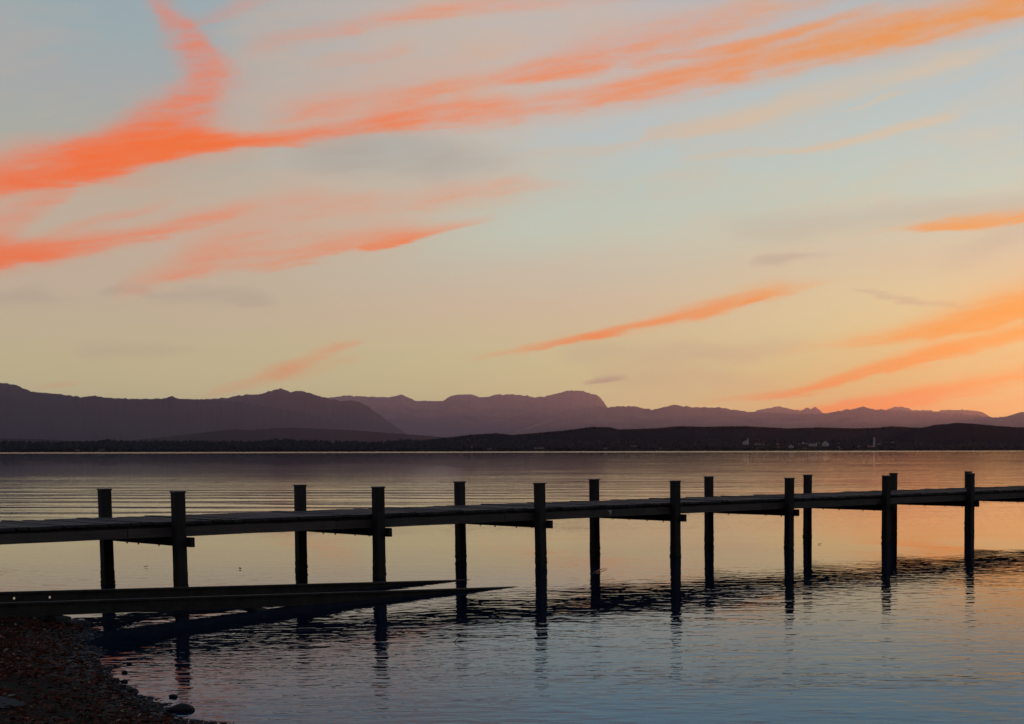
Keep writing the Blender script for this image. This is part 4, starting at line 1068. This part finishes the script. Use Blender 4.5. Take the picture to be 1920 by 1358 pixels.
# pebbles too small and too many to count
verts, faces = [], []
def add_pebble(x, y, z, r):
    b = len(verts)
    a = random.uniform(0, pi)
    ring = 6
    sx, sy, sz = r * random.uniform(.8, 1.3), r * random.uniform(.6, 1.0), r * random.uniform(.35, .6)
    for zz, rr in ((-0.5, .8), (0.35, .85)):
        for k in range(ring):
            t = 2 * pi * k / ring
            px, py = sx * rr * cos(t) * random.uniform(.85, 1.1), sy * rr * sin(t) * random.uniform(.85, 1.1)
            verts.append((x + px * cos(a) - py * sin(a), y + px * sin(a) + py * cos(a), z + zz * sz))
    verts.append((x, y, z + sz * .75))
    for k in range(ring):
        faces.append((b + k, b + (k + 1) % ring, b + ring + (k + 1) % ring, b + ring + k))
        faces.append((b + ring + k, b + ring + (k + 1) % ring, b + 2 * ring))
cnt = 0
while cnt < 2600:
    i = random.randrange(5, 15)
    (ax, ay), (bx, by) = BANK[i], BANK[i + 1]
    t = random.random()
    x = ax + (bx - ax) * t + random.gauss(0.05, 0.30); y = ay + (by - ay) * t + random.gauss(0.0, 0.25)
    d = bank_dist(x, y)
    if d < -0.40:
        continue
    add_pebble(x, y, max(ground_z(x, y), -0.03) + 0.005, random.uniform(0.012, 0.038))
    cnt += 1
tag(link('shore_pebbles', mesh('shore_pebbles', verts, faces, M['stone'])), 'wet dark pebbles scattered along the waterline', 'pebbles', None, 'stuff')

# larger stones one can count
stone_me = [lump_me('stone', 0.06, 0.045, 0.028, s, M['stone'], 2, 0.3) for s in range(5)]
STONES = [(-9.63, 20.25), (-9.38, 19.9), (-9.12, 19.55), (-8.92, 19.1), (-8.72, 18.72), (-8.53, 18.45), (-8.30, 18.2), (-8.20, 17.85), (-7.98, 17.55), (-7.83, 17.2), (-7.62, 17.0), (-7.45, 16.72), (-7.22, 16.42), (-7.05, 16.1),
          (-6.82, 15.8), (-6.72, 15.62), (-6.50, 15.45), (-6.38, 15.2), (-6.55, 15.85), (-6.9, 16.35), (-7.3, 17.0), (-7.7, 17.6), (-8.05, 18.3), (-8.5, 19.0)]
for k, (x, y) in enumerate(STONES):
    x += random.uniform(-.16, .10); y += random.uniform(-.15, .12)
    sc = random.choice((0.45, 0.55, 0.6, 0.7, 0.8, 1.0))
    o = link('shore_stone', stone_me[k % 5], None, (x, y, max(0.004, ground_z(x, y)) + 0.006), (0, 0, random.uniform(0, 6.3)), (sc, sc, sc))
    tag(o, 'small wet dark stone poking out along the leafy waterline', 'stone', 'wet stones along the waterline')
rk = link('rock', lump_me('rock', 0.125, 0.085, 0.055, 21, M['stone'], 3, 0.22), None, (-6.04, 15.03, 0.012), (0, 0, 0.2))
tag(rk, 'dark loaf shaped rock lying in the water off the tip of the shore', 'rock')

def slab_me(seed):
    random.seed(seed)
    n = 9
    verts = []
    for z in (-0.06, 0.0):
        for k in range(n):
            a = 2 * pi * k / n
            random.seed(seed * 50 + k)
            r = random.uniform(0.8, 1.15)
            verts.append((0.42 * r * cos(a), 0.26 * r * sin(a), z))
    faces = [tuple(range(n))[::-1], tuple(range(n, 2 * n))] + [(k, (k + 1) % n, n + (k + 1) % n, n + k) for k in range(n)]
    return mesh('stone_slab', verts, faces, M['slab'])
sx, sy = -7.66, 14.16
tag(link('stone_slab', slab_me(3), None, (sx, sy, ground_z(sx, sy) + 0.03), (0.08, 0.13, 0.3)), 'flat grey stone slab half buried in leaves at the lower left corner', 'stone slab')
random.seed(5)

def stick(name, pts, rad, mat, label, cat):
    p0 = Vector(pts[0])
    o = link(name, tube_me(name, [Vector(p) - p0 for p in pts], rad, mat), None, p0)
    return tag(o, label, cat)
stick('twig', [(-8.05, 16.35, ground_z(-8.05, 16.35) + .05), (-7.9, 16.34, ground_z(-7.9, 16.34) + .06), (-7.72, 16.30, ground_z(-7.72, 16.3) + .05)], [0.010, 0.009, 0.005], M['twig'], 'pale broken twig lying on the leaves near the waterline', 'twig')
stick('branch', [(-4.03, 31.65, 0.0), (-3.98, 32.1, 0.018), (-3.93, 32.6, 0.030), (-3.86, 33.1, 0.012)], [0.013, 0.012, 0.010, 0.005], M['darktwig'], 'thin branch floating on the water by a middle pier post', 'branch')
stick('reed_stalk', [(-4.47, 20.37, -0.04), (-4.44, 20.37, 0.03), (-4.38, 20.38, 0.08), (-4.33, 20.39, 0.095)], [0.005, 0.005, 0.004, 0.003], M['darktwig'], 'short lone reed stalk leaning out of the open blue water', 'reed')

def float_leaf(x, y, L, label, rz):
    global verts, faces, tint
    verts, faces, tint = [], [], []
    w = L * 0.36
    verts = [(-L * .5, 0, .01), (-L * .15, w * .55, .02), (L * .2, w * .5, .015), (L * .5, 0, .045), (L * .2, -w * .5, .015), (-L * .15, -w * .55, .02), (0, 0, 0.006)]
    tint = [0.05] * 7
    faces = [(6, k, (k + 1) % 6) for k in range(6)]
    me = mesh('floating_leaf', verts, faces, M['leaf'])
    a_ = me.attributes.new('tint', 'FLOAT', 'POINT'); a_.data.foreach_set('value', tint)
    o = link('floating_leaf', me, None, (x, y, 0.004), (0, 0, rz))
    tag(o, label, 'leaf', 'curled leaves floating on the lake')
float_leaf(1.03, 41.57, 0.15, 'dark curled leaf floating beyond the pier towards the sunset end', 0.4)
float_leaf(-14.29, 33.78, 0.13, 'dark leaf floating behind the pier between the two posts nearest the shore', 1.1)
float_leaf(-11.93, 33.12, 0.16, 'dark leaf floating behind the second bay of the pier', 2.0)
